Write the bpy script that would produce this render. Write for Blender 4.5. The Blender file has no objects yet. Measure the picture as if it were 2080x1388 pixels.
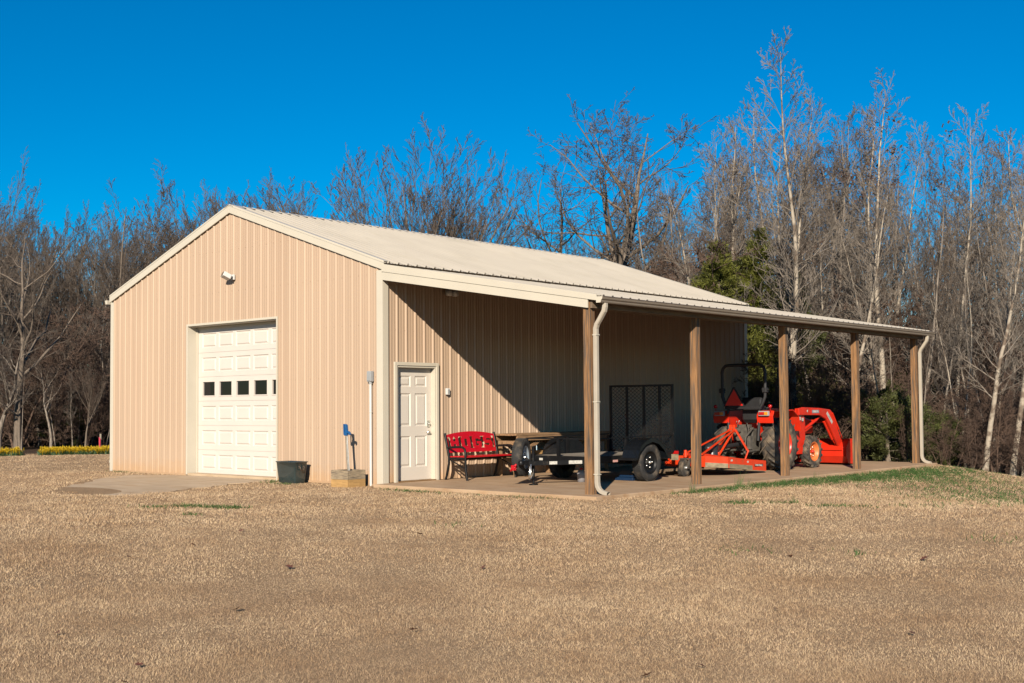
import bpy, bmesh, math, random
import numpy as np
from mathutils import Vector, Matrix

# ------------------------------------------------------------------ camera, sky, sun, exposure
S = bpy.context.scene
COL = S.collection
CAM = (15.7561, -14.3292, 1.3168)
YAW, PITCH, ROLL = .7244, .0409, -.0071
cd = bpy.data.cameras.new("camera"); cam = bpy.data.objects.new("camera", cd); COL.objects.link(cam)
cd.sensor_width = 36; cd.lens = 36*2416.85/2080; cd.shift_y = 36.7/2080
cd.clip_start = .1; cd.clip_end = 2000
cam.matrix_world = (Matrix.Translation(CAM) @ Matrix.Rotation(YAW, 4, 'Z')
                    @ Matrix.Rotation(math.pi/2+PITCH, 4, 'X') @ Matrix.Rotation(ROLL, 4, 'Z'))
S.camera = cam

SUN = Vector((1, -1.53, .813)).normalized()
elev = math.asin(SUN.z); azim = math.atan2(SUN.x, SUN.y)      # clockwise from +Y
W = bpy.data.worlds.new("World"); S.world = W; W.use_nodes = True
nt = W.node_tree; nt.nodes.clear()
sky = nt.nodes.new('ShaderNodeTexSky'); sky.sky_type = 'NISHITA'; sky.sun_disc = False
sky.sun_elevation = elev; sky.sun_rotation = azim
sky.air_density = 1.0; sky.dust_density = 0.0; sky.ozone_density = 3.0; sky.altitude = 500
hs = nt.nodes.new('ShaderNodeHueSaturation'); hs.inputs['Saturation'].default_value = 1.8
hs.inputs['Hue'].default_value = .502
bg = nt.nodes.new('ShaderNodeBackground'); bg.inputs['Strength'].default_value = .0622
wo = nt.nodes.new('ShaderNodeOutputWorld')
nt.links.new(sky.outputs[0], hs.inputs['Color']); nt.links.new(hs.outputs[0], bg.inputs[0])
nt.links.new(bg.outputs[0], wo.inputs[0])
sl = bpy.data.lights.new("sun", 'SUN'); sl.energy = 4.9; sl.angle = math.radians(.5); sl.color = (1, .885, .73)
so = bpy.data.objects.new("sun", sl); COL.objects.link(so)
so.rotation_euler = SUN.to_track_quat('Z', 'Y').to_euler()
S.view_settings.view_transform = 'Standard'; S.view_settings.look = 'None'
S.view_settings.exposure = .75; S.view_settings.gamma = 1
S.render.engine = 'CYCLES'
S.cycles.max_bounces = 6; S.cycles.diffuse_bounces = 1; S.cycles.transparent_max_bounces = 4

# ------------------------------------------------------------------ helpers
def tag(o, label=None, cat=None, group=None, kind=None):
    if label: o['label'] = label
    if cat: o['category'] = cat
    if group: o['group'] = group
    if kind: o['kind'] = kind
    return o

def empty(name, loc=(0, 0, 0), rz=0, parent=None):
    o = bpy.data.objects.new(name, None); COL.objects.link(o)
    o.location = loc; o.rotation_euler = (0, 0, rz); o.empty_display_size = .2
    if parent: o.parent = parent
    return o

def np_mesh(name, V, F, smooth=False):
    """V (n,3), F list of (m,k) index arrays."""
    me = bpy.data.meshes.new(name)
    V = np.asarray(V, np.float32)
    me.vertices.add(len(V)); me.vertices.foreach_set('co', V.ravel())
    idx = np.concatenate([f.ravel() for f in F]).astype(np.int32)
    tot = np.concatenate([np.full(len(f), f.shape[1]) for f in F]).astype(np.int32)
    st = np.concatenate([[0], np.cumsum(tot)[:-1]]).astype(np.int32)
    me.loops.add(len(idx)); me.loops.foreach_set('vertex_index', idx)
    me.polygons.add(len(tot)); me.polygons.foreach_set('loop_start', st)
    me.polygons.foreach_set('loop_total', tot)
    if smooth: me.polygons.foreach_set('use_smooth', np.ones(len(tot), bool))
    me.update(calc_edges=True)
    return me

def link(name, me, m, parent=None):
    if m: me.materials.append(m)
    o = bpy.data.objects.new(name, me); COL.objects.link(o)
    if parent: o.parent = parent
    return o

class MB:
    """collects shapes, built as one mesh object"""
    def __init__(s): s.v = []; s.f = []; s.m = Matrix.Identity(4); s.sm = []
    def add(s, vs, fs, smooth=False):
        b = len(s.v)
        s.v += [tuple(s.m @ Vector(v)) for v in vs]
        s.f += [tuple(i+b for i in f) for f in fs]; s.sm += [smooth]*len(fs)
        return s
    def box(s, x0, x1, y0, y1, z0, z1):
        return s.add([(x0,y0,z0),(x1,y0,z0),(x1,y1,z0),(x0,y1,z0),(x0,y0,z1),(x1,y0,z1),(x1,y1,z1),(x0,y1,z1)],
                     [(0,3,2,1),(4,5,6,7),(0,1,5,4),(1,2,6,5),(2,3,7,6),(3,0,4,7)])
    def bar(s, a, b, w, h, up=(0,0,1)):
        a = Vector(a); b = Vector(b); d = (b-a).normalized(); u = Vector(up)
        if abs(d.dot(u)) > .98: u = Vector((0,1,0))
        r = d.cross(u).normalized(); u = r.cross(d).normalized()
        vs = [p+r*(i*w/2)+u*(j*h/2) for p in (a,b) for i,j in ((-1,-1),(1,-1),(1,1),(-1,1))]
        return s.add(vs, [(0,1,2,3),(7,6,5,4),(0,4,5,1),(1,5,6,2),(2,6,7,3),(3,7,4,0)])
    def tube(s, pts, r, k=10, cap=True, smooth=True):
        pts = [Vector(p) for p in pts]; n = len(pts)
        rr = r if isinstance(r, (list, tuple)) else [r]*n
        vs = []; u = None
        for i, p in enumerate(pts):
            t = (pts[min(i+1,n-1)]-pts[max(i-1,0)]).normalized()
            if u is None:
                u = t.orthogonal().normalized()
            else:
                u = (u-t*u.dot(t)).normalized()
            w = t.cross(u)
            for j in range(k):
                a = 2*math.pi*j/k; vs.append(p+(u*math.cos(a)+w*math.sin(a))*rr[i])
        fs = [(i*k+j, i*k+(j+1)%k, (i+1)*k+(j+1)%k, (i+1)*k+j) for i in range(n-1) for j in range(k)]
        s.add(vs, fs, smooth)
        if cap: s.add([vs[j] for j in range(k)], [tuple(reversed(range(k)))]); s.add(vs[-k:], [tuple(range(k))])
        return s
    def lathe(s, prof, c, axis='x', k=32, smooth=True):
        """prof: list of (radius, offset along axis)"""
        c = Vector(c); vs = []
        for (r, o) in prof:
            for j in range(k):
                a = 2*math.pi*j/k; p, q = r*math.cos(a), r*math.sin(a)
                vs.append(c+Vector((o,p,q) if axis=='x' else (q,o,p) if axis=='y' else (p,q,o)))
        n = len(prof)
        fs = [(i*k+j, i*k+(j+1)%k, (i+1)*k+(j+1)%k, (i+1)*k+j) for i in range(n-1) for j in range(k)]
        return s.add(vs, fs, smooth)
    def prism(s, poly, d, axis='x', o=0):
        """2D polygon extruded along axis from o to o+d. x: (y,z)  y: (x,z)  z: (x,y)"""
        n = len(poly)
        f = {'x': lambda p,t:(t,p[0],p[1]), 'y': lambda p,t:(p[0],t,p[1]), 'z': lambda p,t:(p[0],p[1],t)}[axis]
        vs = [f(p,o) for p in poly]+[f(p,o+d) for p in poly]
        return s.add(vs, [tuple(range(n)), tuple(reversed(range(n,2*n)))]+[(i,(i+1)%n,(i+1)%n+n,i+n) for i in range(n)])
    def build(s, name, m, parent=None, bevel=0, seg=2):
        me = bpy.data.meshes.new(name); me.from_pydata(s.v, [], s.f)
        me.polygons.foreach_set('use_smooth', s.sm)
        bm = bmesh.new(); bm.from_mesh(me); bmesh.ops.recalc_face_normals(bm, faces=bm.faces)
        bm.to_mesh(me); bm.free(); me.update()
        o = link(name, me, m, parent)
        if bevel:
            b = o.modifiers.new('bevel', 'BEVEL'); b.width = bevel; b.segments = seg; b.limit_method = 'ANGLE'
            b.angle_limit = math.radians(50); b.harden_normals = False
        return o

MATS = {}
K = .64                      # overall reflectance level, balanced by the exposure
def dim(c): return tuple(v*K for v in c)
def mat(name, col, rough=.6, metal=0, spec=.5, var=.12, vscale=6, stretch=(1,1,1), bump=0, bscale=60, coat=0,
        col2=None, c2scale=3, c2lo=.5, c2hi=.65, per_island=0, trans=0):
    if name in MATS: return MATS[name]
    if metal < .5:
        col = dim(col); col2 = dim(col2) if col2 else None
    m = bpy.data.materials.new(name); m.use_nodes = True; n = m.node_tree; N = n.nodes; L = n.links
    b = N['Principled BSDF']; b.inputs['Roughness'].default_value = rough; b.inputs['Metallic'].default_value = metal
    b.inputs['Specular IOR Level'].default_value = spec; b.inputs['Coat Weight'].default_value = coat
    tc = N.new('ShaderNodeTexCoord'); mp = N.new('ShaderNodeMapping'); mp.inputs['Scale'].default_value = stretch
    L.new(tc.outputs['Object'], mp.inputs[0])
    src = N.new('ShaderNodeRGB'); src.outputs[0].default_value = (*col, 1); out = src.outputs[0]
    if col2:
        t2 = N.new('ShaderNodeTexNoise'); t2.inputs['Scale'].default_value = c2scale; t2.inputs['Detail'].default_value = 6
        L.new(mp.outputs[0], t2.inputs['Vector'])
        mr = N.new('ShaderNodeMapRange'); mr.inputs['From Min'].default_value = c2lo; mr.inputs['From Max'].default_value = c2hi
        L.new(t2.outputs[0], mr.inputs[0])
        mx = N.new('ShaderNodeMixRGB'); mx.inputs[2].default_value = (*col2, 1)
        L.new(mr.outputs[0], mx.inputs[0]); L.new(out, mx.inputs[1]); out = mx.outputs[0]
    if var:
        t = N.new('ShaderNodeTexNoise'); t.inputs['Scale'].default_value = vscale; t.inputs['Detail'].default_value = 5
        L.new(mp.outputs[0], t.inputs['Vector'])
        mr = N.new('ShaderNodeMapRange'); mr.inputs['From Min'].default_value = .3; mr.inputs['From Max'].default_value = .7
        mr.inputs['To Min'].default_value = 1-var; mr.inputs['To Max'].default_value = 1+var
        L.new(t.outputs[0], mr.inputs[0])
        h = N.new('ShaderNodeHueSaturation'); L.new(mr.outputs[0], h.inputs['Value']); L.new(out, h.inputs['Color']); out = h.outputs[0]
    if per_island:
        g = N.new('ShaderNodeNewGeometry'); mr = N.new('ShaderNodeMapRange')
        mr.inputs['To Min'].default_value = 1-per_island; mr.inputs['To Max'].default_value = 1+per_island
        L.new(g.outputs['Random Per Island'], mr.inputs[0])
        h = N.new('ShaderNodeHueSaturation'); L.new(mr.outputs[0], h.inputs['Value']); L.new(out, h.inputs['Color']); out = h.outputs[0]
    L.new(out, b.inputs['Base Color'])
    if bump:
        t = N.new('ShaderNodeTexNoise'); t.inputs['Scale'].default_value = bscale; t.inputs['Detail'].default_value = 4
        L.new(mp.outputs[0], t.inputs['Vector'])
        bp = N.new('ShaderNodeBump'); bp.inputs['Strength'].default_value = bump; bp.inputs['Distance'].default_value = .01
        L.new(t.outputs[0], bp.inputs['Height']); L.new(bp.outputs[0], b.inputs['Normal'])
    if trans:
        td = N.new('ShaderNodeBsdfTranslucent'); ms = N.new('ShaderNodeMixShader'); ms.inputs[0].default_value = trans
        L.new(out, td.inputs[0]); L.new(b.outputs[0], ms.inputs[1]); L.new(td.outputs[0], ms.inputs[2])
        L.new(ms.outputs[0], N['Material Output'].inputs[0])
    MATS[name] = m
    return m

siding = mat('tan_metal_siding', (.60,.435,.305), .48, spec=.25, var=.05, vscale=1.2, stretch=(1,1,.15), bump=.03, bscale=9, col2=(.55,.39,.27), c2scale=.9, c2lo=.5, c2hi=.8)
def splash(m, top=.30, col=(.40,.24,.12)):
    n = m.node_tree; N = n.nodes; L = n.links; b = N['Principled BSDF']; src = b.inputs['Base Color'].links[0].from_socket
    tc = N.new('ShaderNodeTexCoord'); sx = N.new('ShaderNodeSeparateXYZ'); L.new(tc.outputs['Object'], sx.inputs[0])
    t = N.new('ShaderNodeTexNoise'); t.inputs['Scale'].default_value = 7; t.inputs['Detail'].default_value = 8; L.new(tc.outputs['Object'], t.inputs['Vector'])
    ma = N.new('ShaderNodeMath'); ma.operation = 'MULTIPLY_ADD'; ma.inputs[1].default_value = -.5; L.new(t.outputs[0], ma.inputs[0]); L.new(sx.outputs[2], ma.inputs[2])
    mr = N.new('ShaderNodeMapRange'); mr.inputs['From Min'].default_value = -.25; mr.inputs['From Max'].default_value = top-.25
    mr.inputs['To Min'].default_value = .55; mr.inputs['To Max'].default_value = 0; L.new(ma.outputs[0], mr.inputs[0])
    mx = N.new('ShaderNodeMixRGB'); mx.inputs[2].default_value = (*col,1); L.new(mr.outputs[0], mx.inputs[0]); L.new(src, mx.inputs[1]); L.new(mx.outputs[0], b.inputs['Base Color'])
splash(siding)
spoutm = mat('beige_downspout', (.56,.49,.39), .45, var=.08, vscale=3)
trim = mat('cream_metal_trim', (.74,.67,.54), .38, var=.03, vscale=2)
roofm = mat('cream_roof_metal', (.57,.515,.43), .45, var=.05, vscale=.8, col2=(.50,.45,.365), c2scale=1.2, c2lo=.5, c2hi=.8)
ridgem = mat('ridge_cap_metal', (.62,.58,.50), .4, var=.05)
doorm = mat('white_garage_door', (.82,.745,.665), .45, var=.03, vscale=2, bump=.05, bscale=90)
sdoor = mat('white_door_paint', (.84,.76,.66), .42, var=.03, vscale=2)
gutterm = mat('taupe_gutter', (.30,.245,.19), .4, var=.06, vscale=3)
glass = mat('dark_window_glass', (.004,.005,.008), .04, spec=.3, var=0)
blackm = mat('black_steel_paint', (.010,.010,.011), .42, spec=.22, var=.2, vscale=8, col2=(.05,.04,.03), c2scale=14, c2lo=.6, c2hi=.75)
blackmatte = mat('black_plastic', (.02,.02,.022), .6, var=.2)
rubber = mat('tyre_rubber', (.028,.027,.026), .8, var=.3, vscale=12, col2=(.13,.10,.07), c2scale=7, c2lo=.5, c2hi=.72, bump=.3, bscale=50)
rubberd = mat('dusty_tractor_tyre', (.05,.045,.04), .9, var=.3, vscale=10, col2=(.22,.165,.11), c2scale=6, c2lo=.44, c2hi=.68, bump=.4, bscale=50)
steel = mat('galvanised_steel', (.45,.45,.44), .4, metal=.8, var=.15, vscale=12)
chrome = mat('bright_hardware', (.75,.74,.70), .25, metal=1, var=.05)
redm = mat('gloss_red_bench_paint', (.62,.006,.016), .3, var=.06, coat=.2)
orange = mat('orange_machine_paint', (.80,.030,.008), .38, var=.1, vscale=5, col2=(.52,.05,.02), c2scale=4, c2lo=.56, c2hi=.8)
rimor = mat('orange_wheel_rim', (.85,.22,.06), .45, var=.08)
orange2 = mat('orange_mower_paint', (.85,.055,.008), .42, var=.1, vscale=5, col2=(.60,.10,.03), c2scale=6, c2lo=.55, c2hi=.75)
redtri = mat('red_reflector', (1.0,.02,.01), .35, var=.03)
amber = mat('amber_lens', (.9,.35,.02), .2, var=.02)
redlens = mat('red_lens', (.55,.01,.01), .2, var=.02)
dirt_steel = mat('dusty_grey_casting', (.10,.09,.075), .75, var=.35, vscale=14, bump=.3, bscale=40)
wornskid = mat('worn_bare_skirt', (.30,.24,.15), .7, var=.3, vscale=16, stretch=(1,.3,1))
postw = mat('weathered_treated_post', (.36,.185,.075), .85, var=.5, vscale=9, stretch=(7,7,.45), bump=.6, bscale=22, col2=(.12,.085,.06), c2scale=4.5, c2lo=.46, c2hi=.60)
posts_dark = mat('dark_beam_wood', (.24,.17,.11), .9, var=.3, vscale=8, stretch=(6,.4,6), bump=.4)  # darker brown wood for rafters, purlins and beams
benchw = mat('workbench_lumber', (.34,.20,.10), .8, var=.3, vscale=8, stretch=(5,.6,5), bump=.3)
deckw = mat('grey_deck_boards', (.36,.31,.25), .85, var=.25, vscale=9, stretch=(6,.4,4), bump=.4)
boxw_old = mat('grey_weathered_board', (.40,.31,.20), .85, var=.35, vscale=9, stretch=(1,1,8), bump=.4, col2=(.22,.17,.12), c2scale=6)
boxw_new = mat('yellow_pine_board', (.56,.33,.12), .8, var=.2, vscale=7, stretch=(1,1,7), bump=.2)
pvc = mat('white_pvc', (.80,.77,.72), .35, var=.03)
greybox = mat('grey_plastic_box', (.42,.43,.43), .45, var=.05)
bluem = mat('blue_hydrant_paint', (.01,.11,.32), .4, var=.12)
pipem = mat('weathered_pipe', (.33,.30,.25), .5, metal=.4, var=.2, vscale=12)
tubm = mat('glossy_black_tub', (.03,.05,.052), .12, spec=.6, var=.2, vscale=5, coat=.6)
white = mat('white_enamel', (.82,.80,.76), .35, var=.03)
sticker = mat('white_sticker', (.62,.60,.54), .4, var=.25, vscale=40)
blueitem = mat('blue_plastic', (.008,.03,.08), .35, var=.1)
underside = mat('galvalume_underside', (.42,.38,.33), .5, var=.1)
oak = mat('oak_bark', (.21,.165,.125), .9, var=.35, vscale=9, stretch=(3,3,.6), bump=.8, bscale=18)
oaktw = mat('brown_twigs', (.13,.097,.072), .85, var=.3, vscale=1.5)
greytw = mat('grey_lilac_twigs', (.18,.148,.12), .85, var=.3, vscale=1.5)
greyb = mat('grey_bark', (.30,.25,.20), .9, var=.3, vscale=6, stretch=(3,3,.6), col2=(.12,.095,.07), c2scale=2.5, c2lo=.5, c2hi=.62, bump=.6, bscale=18)
paleb = mat('pale_bark', (.48,.41,.32), .85, var=.15, vscale=6, col2=(.19,.14,.10), c2scale=2.3, c2lo=.50, c2hi=.60, bump=.4, bscale=18)
paletw = mat('pale_twigs', (.27,.225,.18), .85, var=.25, vscale=1.2)
brushm = mat('brown_brush', (.13,.08,.055), .9, var=.35, vscale=.9)
cedarleaf = mat('cedar_foliage', (.19,.20,.030), .7, var=.35, vscale=1.6, per_island=.35, trans=.25)
privetleaf = mat('dark_evergreen_foliage', (.10,.115,.025), .7, var=.35, vscale=1.6, per_island=.4, trans=.2)
leafbrown = mat('brown_dead_leaf', (.16,.06,.035), .7, var=.3, vscale=20)
weedm = mat('green_weed', (.085,.17,.035), .7, var=.25, vscale=4, per_island=.35, trans=.3)
daffm = mat('daffodil_yellow', (.80,.55,.02), .6, var=.15, per_island=.2, trans=.2)

def ground_mat():
    m = bpy.data.materials.new('dormant_lawn_soil'); m.use_nodes = True; n = m.node_tree; N = n.nodes; L = n.links
    b = N['Principled BSDF']; b.inputs['Roughness'].default_value = .95; b.inputs['Specular IOR Level'].default_value = .1
    tc = N.new('ShaderNodeTexCoord')
    def noise(sc, det=6, ro=.6):
        t = N.new('ShaderNodeTexNoise'); t.inputs['Scale'].default_value = sc; t.inputs['Detail'].default_value = det
        t.inputs['Roughness'].default_value = ro; L.new(tc.outputs['Object'], t.inputs['Vector']); return t.outputs[0]
    def ramp(fac, stops):
        r = N.new('ShaderNodeValToRGB'); e = r.color_ramp.elements
        stops = [(p, dim(c)) if c[0] < .7 else (p, c) for p, c in stops]
        e[0].position, e[0].color = stops[0][0], (*stops[0][1],1); e[1].position, e[1].color = stops[-1][0], (*stops[-1][1],1)
        for p, c in stops[1:-1]: x = e.new(p); x.color = (*c,1)
        L.new(fac, r.inputs[0]); return r.outputs[0]
    base = ramp(noise(28, 8, .75), [(.30,(.30,.195,.115)),(.48,(.50,.35,.215)),(.7,(.64,.475,.30))])
    big = ramp(noise(.55, 4, .55), [(.35,(.88,.84,.80)),(.65,(1.0,.98,.95))])
    mu = N.new('ShaderNodeMixRGB'); mu.blend_type = 'MULTIPLY'; mu.inputs[0].default_value = 1
    L.new(base, mu.inputs[1]); L.new(big, mu.inputs[2])
    # leaf litter and soil under the wood (vertex mask)
    at = N.new('ShaderNodeAttribute'); at.attribute_name = 'litter'
    lit = ramp(noise(9, 8, .8), [(.35,(.035,.025,.018)),(.6,(.15,.095,.06))])
    mx = N.new('ShaderNodeMixRGB'); L.new(at.outputs['Fac'], mx.inputs[0]); L.new(mu.outputs[0], mx.inputs[1]); L.new(lit, mx.inputs[2])
    L.new(mx.outputs[0], b.inputs['Base Color'])
    bp = N.new('ShaderNodeBump'); bp.inputs['Strength'].default_value = .8; bp.inputs['Distance'].default_value = .03
    L.new(noise(45, 8, .8), bp.inputs['Height']); L.new(bp.outputs[0], b.inputs['Normal'])
    return m

def concrete_mat(name, a, b_, stain):
    m = bpy.data.materials.new(name); m.use_nodes = True; n = m.node_tree; N = n.nodes; L = n.links
    b = N['Principled BSDF']; b.inputs['Roughness'].default_value = .85
    tc = N.new('ShaderNodeTexCoord')
    def noise(sc, det=6, mapping=None):
        t = N.new('ShaderNodeTexNoise'); t.inputs['Scale'].default_value = sc; t.inputs['Detail'].default_value = det
        if mapping:
            mp = N.new('ShaderNodeMapping'); mp.inputs['Scale'].default_value = mapping; L.new(tc.outputs['Object'], mp.inputs[0]); L.new(mp.outputs[0], t.inputs['Vector'])
        else: L.new(tc.outputs['Object'], t.inputs['Vector'])
        return t.outputs[0]
    r = N.new('ShaderNodeValToRGB'); r.color_ramp.elements[0].color = (*dim(a),1); r.color_ramp.elements[0].position = .35
    r.color_ramp.elements[1].color = (*dim(b_),1); r.color_ramp.elements[1].position = .65; L.new(noise(1.3, 8), r.inputs[0])
    r2 = N.new('ShaderNodeValToRGB'); r2.color_ramp.elements[0].color = (1,1,1,1); r2.color_ramp.elements[0].position = .5
    r2.color_ramp.elements[1].color = (*stain,1); r2.color_ramp.elements[1].position = .75; L.new(noise(3.5, 8, (.4,1.6,1)), r2.inputs[0])
    mu = N.new('ShaderNodeMixRGB'); mu.blend_type = 'MULTIPLY'; mu.inputs[0].default_value = 1
    L.new(r.outputs[0], mu.inputs[1]); L.new(r2.outputs[0], mu.inputs[2]); L.new(mu.outputs[0], b.inputs['Base Color'])
    bp = N.new('ShaderNodeBump'); bp.inputs['Strength'].default_value = .25; bp.inputs['Distance'].default_value = .01
    L.new(noise(60, 5), bp.inputs['Height']); L.new(bp.outputs[0], b.inputs['Normal'])
    return m

# ------------------------------------------------------------------ ground
def sstep(x, a, b):
    t = np.clip((np.asarray(x, float)-a)/(b-a), 0, 1); return t*t*(3-2*t)
def gz(x, y):
    x = np.asarray(x, float); y = np.asarray(y, float)
    r = np.hypot(x-CAM[0], y-CAM[1])
    z = -.055-.25*(1-sstep(r, 7, 16))
    u = (x-5.2)*.59+(y-12.5)*.81
    z = z-.05*np.clip(x-5, 0, 8)*sstep(y, 1, 9)
    z = z-.13*np.clip(u, 0, 9)*sstep(x, -30, -6)
    z = z+.02*np.sin(x*.7+1)*np.cos(y*.6)*sstep(np.maximum(x-5.3, -y-.5), 0, 2)
    return z
def litter(x, y):
    # woods floor: behind the barn and beyond the daffodil bed
    r = np.hypot(x-CAM[0], y-CAM[1]); be = np.degrees(np.arctan2(-(x-CAM[0]), y-CAM[1]))  # bearing left of +Y
    edge = np.where(be > 52, 41.5, np.where(be < 34, 29.5, 29.5+(be-34)/18*12))
    return sstep(r-edge+.5*np.sin(be*2), 0, 1.2)
g1 = np.concatenate([np.linspace(-1400, -90, 16), np.linspace(-80, -14, 60), np.linspace(-13.5, 22, 180), np.linspace(23, 80, 50), np.linspace(90, 1400, 16)])
g2 = np.concatenate([np.linspace(-1400, -60, 16), np.linspace(-50, -15, 25), np.linspace(-14.6, 16, 170), np.linspace(16.5, 90, 110), np.linspace(100, 1400, 16)])
X, Y = np.meshgrid(g1, g2, indexing='ij'); Z = gz(X, Y)
nx, ny = X.shape
I = np.arange(nx*ny).reshape(nx, ny)
F = np.stack([I[:-1,:-1], I[1:,:-1], I[1:,1:], I[:-1,1:]], -1).reshape(-1, 4)
me = np_mesh('lawn_ground', np.stack([X,Y,Z], -1).reshape(-1,3), [F], True)
la = me.attributes.new('litter', 'FLOAT', 'POINT'); la.data.foreach_set('value', litter(X,Y).ravel().astype(np.float32))
tag(link('ground', me, ground_mat()), 'tan dormant lawn running up to the barn and into the woods', 'ground', kind='structure')

slabm = concrete_mat('shed_concrete', (.50,.33,.195), (.62,.43,.265), (.78,.64,.48))
b = MB(); b.prism([(.03,-.26),(4.98,-.30),(5.0,11.3),(4.95,12.55),(.03,12.55)], .2, 'z', -.2)
tag(b.build('concrete_floor', slabm, bevel=.012), 'concrete slab under the open lean-to', 'floor', kind='structure')
apronm = concrete_mat('apron_concrete', (.58,.43,.275), (.70,.53,.35), (.82,.72,.60))
ap = [(-2.95,-.03),(-3.0,-.7),(-2.75,-1.5),(-2.25,-2.5),(-1.75,-3.4),(-1.75,-4.0),(-2.2,-4.35),(-3.2,-4.3),(-4.2,-4.0),(-5.1,-3.1),(-6.0,-2.3),(-7.0,-1.2),(-7.2,-.6),(-6.4,-.03)]
rr = random.Random(5); ap2 = []
for i in range(len(ap)):
    a, c = ap[i], ap[(i+1)%len(ap)]
    for t in range(4):
        j = 0 if (a[1] > -.05 and c[1] > -.05) else rr.uniform(-.10,.10)
        ap2.append((a[0]+(c[0]-a[0])*t/4+j, a[1]+(c[1]-a[1])*t/4+(j if a[1] < -.05 else 0)))
APRON = ap
b = MB(); b.prism(ap2, .3, 'z', -.347)
b.prism([(-6.06,-.026),(-3.04,-.026),(-3.04,.3),(-6.06,.3)], .3, 'z', -.3)
tag(b.build('driveway', apronm), 'worn concrete apron in front of the garage door', 'driveway', kind='structure')

# ------------------------------------------------------------------ barn
H, HR, HW, LEN = 3.955, 5.49, 4.572, 12.55
WD = 2*HW
slope = (HR-H)/HW
def rooflow(x): return HR-.06-slope*abs(x+HW)          # top of the wall sheets under the roof
barn = empty('barn', (0,0,0)); tag(barn, 'tan metal sided barn with cream gable roof and an open lean-to on posts', 'barn')

def rib_profile(a0, a1, start, hr=.020, wr=1):
    """offsets (coordinate, depth outward) of a ribbed sheet from a0 to a1; ribs every .2286 from start"""
    P = .2286; pts = [(a0, 0)]
    k = math.floor((a0-start)/P)-1
    while start+k*P < a1+P:
        c = start+k*P
        for off, d in ((-.032*wr,0),(-.012*wr,hr),(.012*wr,hr),(.032*wr,0),(.068,0),(.074,.004),(.088,.004),(.094,0),(.135,0),(.141,.004),(.155,.004),(.161,0)):
            x = c+off
            if a0+1e-4 < x < a1-1e-4: pts.append((x, d))
        k += 1
    pts.append((a1, 0)); return pts
def insert(pts, xs):
    for x in xs:
        for i in range(len(pts)-1):
            if pts[i][0] < x < pts[i+1][0]:
                t = (x-pts[i][0])/(pts[i+1][0]-pts[i][0])
                pts.insert(i+1, (x, pts[i][1]+(pts[i+1][1]-pts[i][1])*t)); break
    return pts

GX0, GX1, GH = -6.07, -3.03, 3.095           # garage opening
def gable(y, sgn, opening, name):
    pts = insert(rib_profile(-WD+.0, 0, -8.6), [-HW]+([GX0, GX1] if opening else []))
    m = MB()
    for (xa, da), (xb, db) in zip(pts[:-1], pts[1:]):
        mid = (xa+xb)/2; zb = GH if (opening and GX0 < mid < GX1) else -.04
        ya, yb = y-sgn*da, y-sgn*db
        m.add([(xa,ya,zb),(xb,yb,zb),(xb,yb,rooflow(xb)),(xa,ya,rooflow(xa))], [(0,1,2,3)])
    if opening:                                    # fastener heads along the girts
        for z in (.25, .98, 1.9, 2.85, 3.75, 4.6, 5.1):
            k = 0
            while -8.6+k*.2286 < -.1:
                x = -8.6+k*.2286-.045; k += 1
                if x > -WD+.15 and z < rooflow(x)-.15 and not (GX0-.08 < x < GX1+.08 and z < GH+.1): m.box(x-.006,x+.006,-.008,.002,z-.006,z+.006)
    return m.build(name, siding, barn)
gable(0, 1, True, 'gable_wall'); gable(LEN, -1, False, 'gable_wall')
DY0, DY1, DH = .31, 1.285, 2.11
def side(x, sgn, opening, name):
    pts = insert(rib_profile(0, LEN, .35), [DY0, DY1] if opening else [])
    m = MB()
    for (ya, da), (yb, db) in zip(pts[:-1], pts[1:]):
        mid = (ya+yb)/2; zb = DH if (opening and DY0 < mid < DY1) else .005 if opening else -.04
        xa, xb = x+sgn*da, x+sgn*db
        m.add([(xa,ya,zb),(xb,yb,zb),(xb,yb,H-.02),(xa,ya,H-.02)], [(0,1,2,3)])
    if opening:
        for z in (.33, 1.0, 1.60, 1.98, 2.75, 3.4):
            for k in range(54):
                y = .35+k*.2286-.045
                if .2 < y < LEN-.1 and not (DY0-.1 < y < DY1+.1 and z < DH+.1): m.box(-.002,.008,y-.006,y+.006,z-.006,z+.006)
    return m.build(name, siding, barn)
side(0, 1, True, 'side_wall'); side(-WD, -1, False, 'side_wall')
# roof sheets: ribs run down the slope
def roof(side_, name):
    pts = rib_profile(-.06, LEN+.06, .30, .032, .8); m = MB()
    x_e = .105 if side_ > 0 else -WD-.11
    ze = HR-slope*abs(x_e+HW)
    nrm = Vector((slope*side_, 0, 1)).normalized()
    for (ya, da), (yb, db) in zip(pts[:-1], pts[1:]):
        A = Vector((-HW,ya,HR))+nrm*da; B = Vector((-HW,yb,HR))+nrm*db
        C_ = Vector((x_e,yb,ze))+nrm*db; D = Vector((x_e,ya,ze))+nrm*da
        m.add([A,B,C_,D], [(0,1,2,3)])
    o = m.build(name, roofm, barn); s = o.modifiers.new('thickness', 'SOLIDIFY'); s.thickness = .003; s.offset = 1
    return o
roof(1, 'roof'); roof(-1, 'roof')
b = MB()
for s_ in (1,-1):
    n_ = Vector((slope*s_,0,1)).normalized()*.026
    A = Vector((-HW,-.07,HR))+Vector((0,0,.028)); d = Vector((s_, 0, -slope)).normalized()*.15
    B = A+d; L_ = Vector((0,LEN+.14,0))
    b.add([A,B,B+L_,A+L_, A-Vector((0,0,.004)),B-Vector((0,0,.004)),B+L_-Vector((0,0,.004)),A+L_-Vector((0,0,.004))],
          [(0,1,2,3),(7,6,5,4),(0,4,5,1),(1,5,6,2),(2,6,7,3),(3,7,4,0)])
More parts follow.
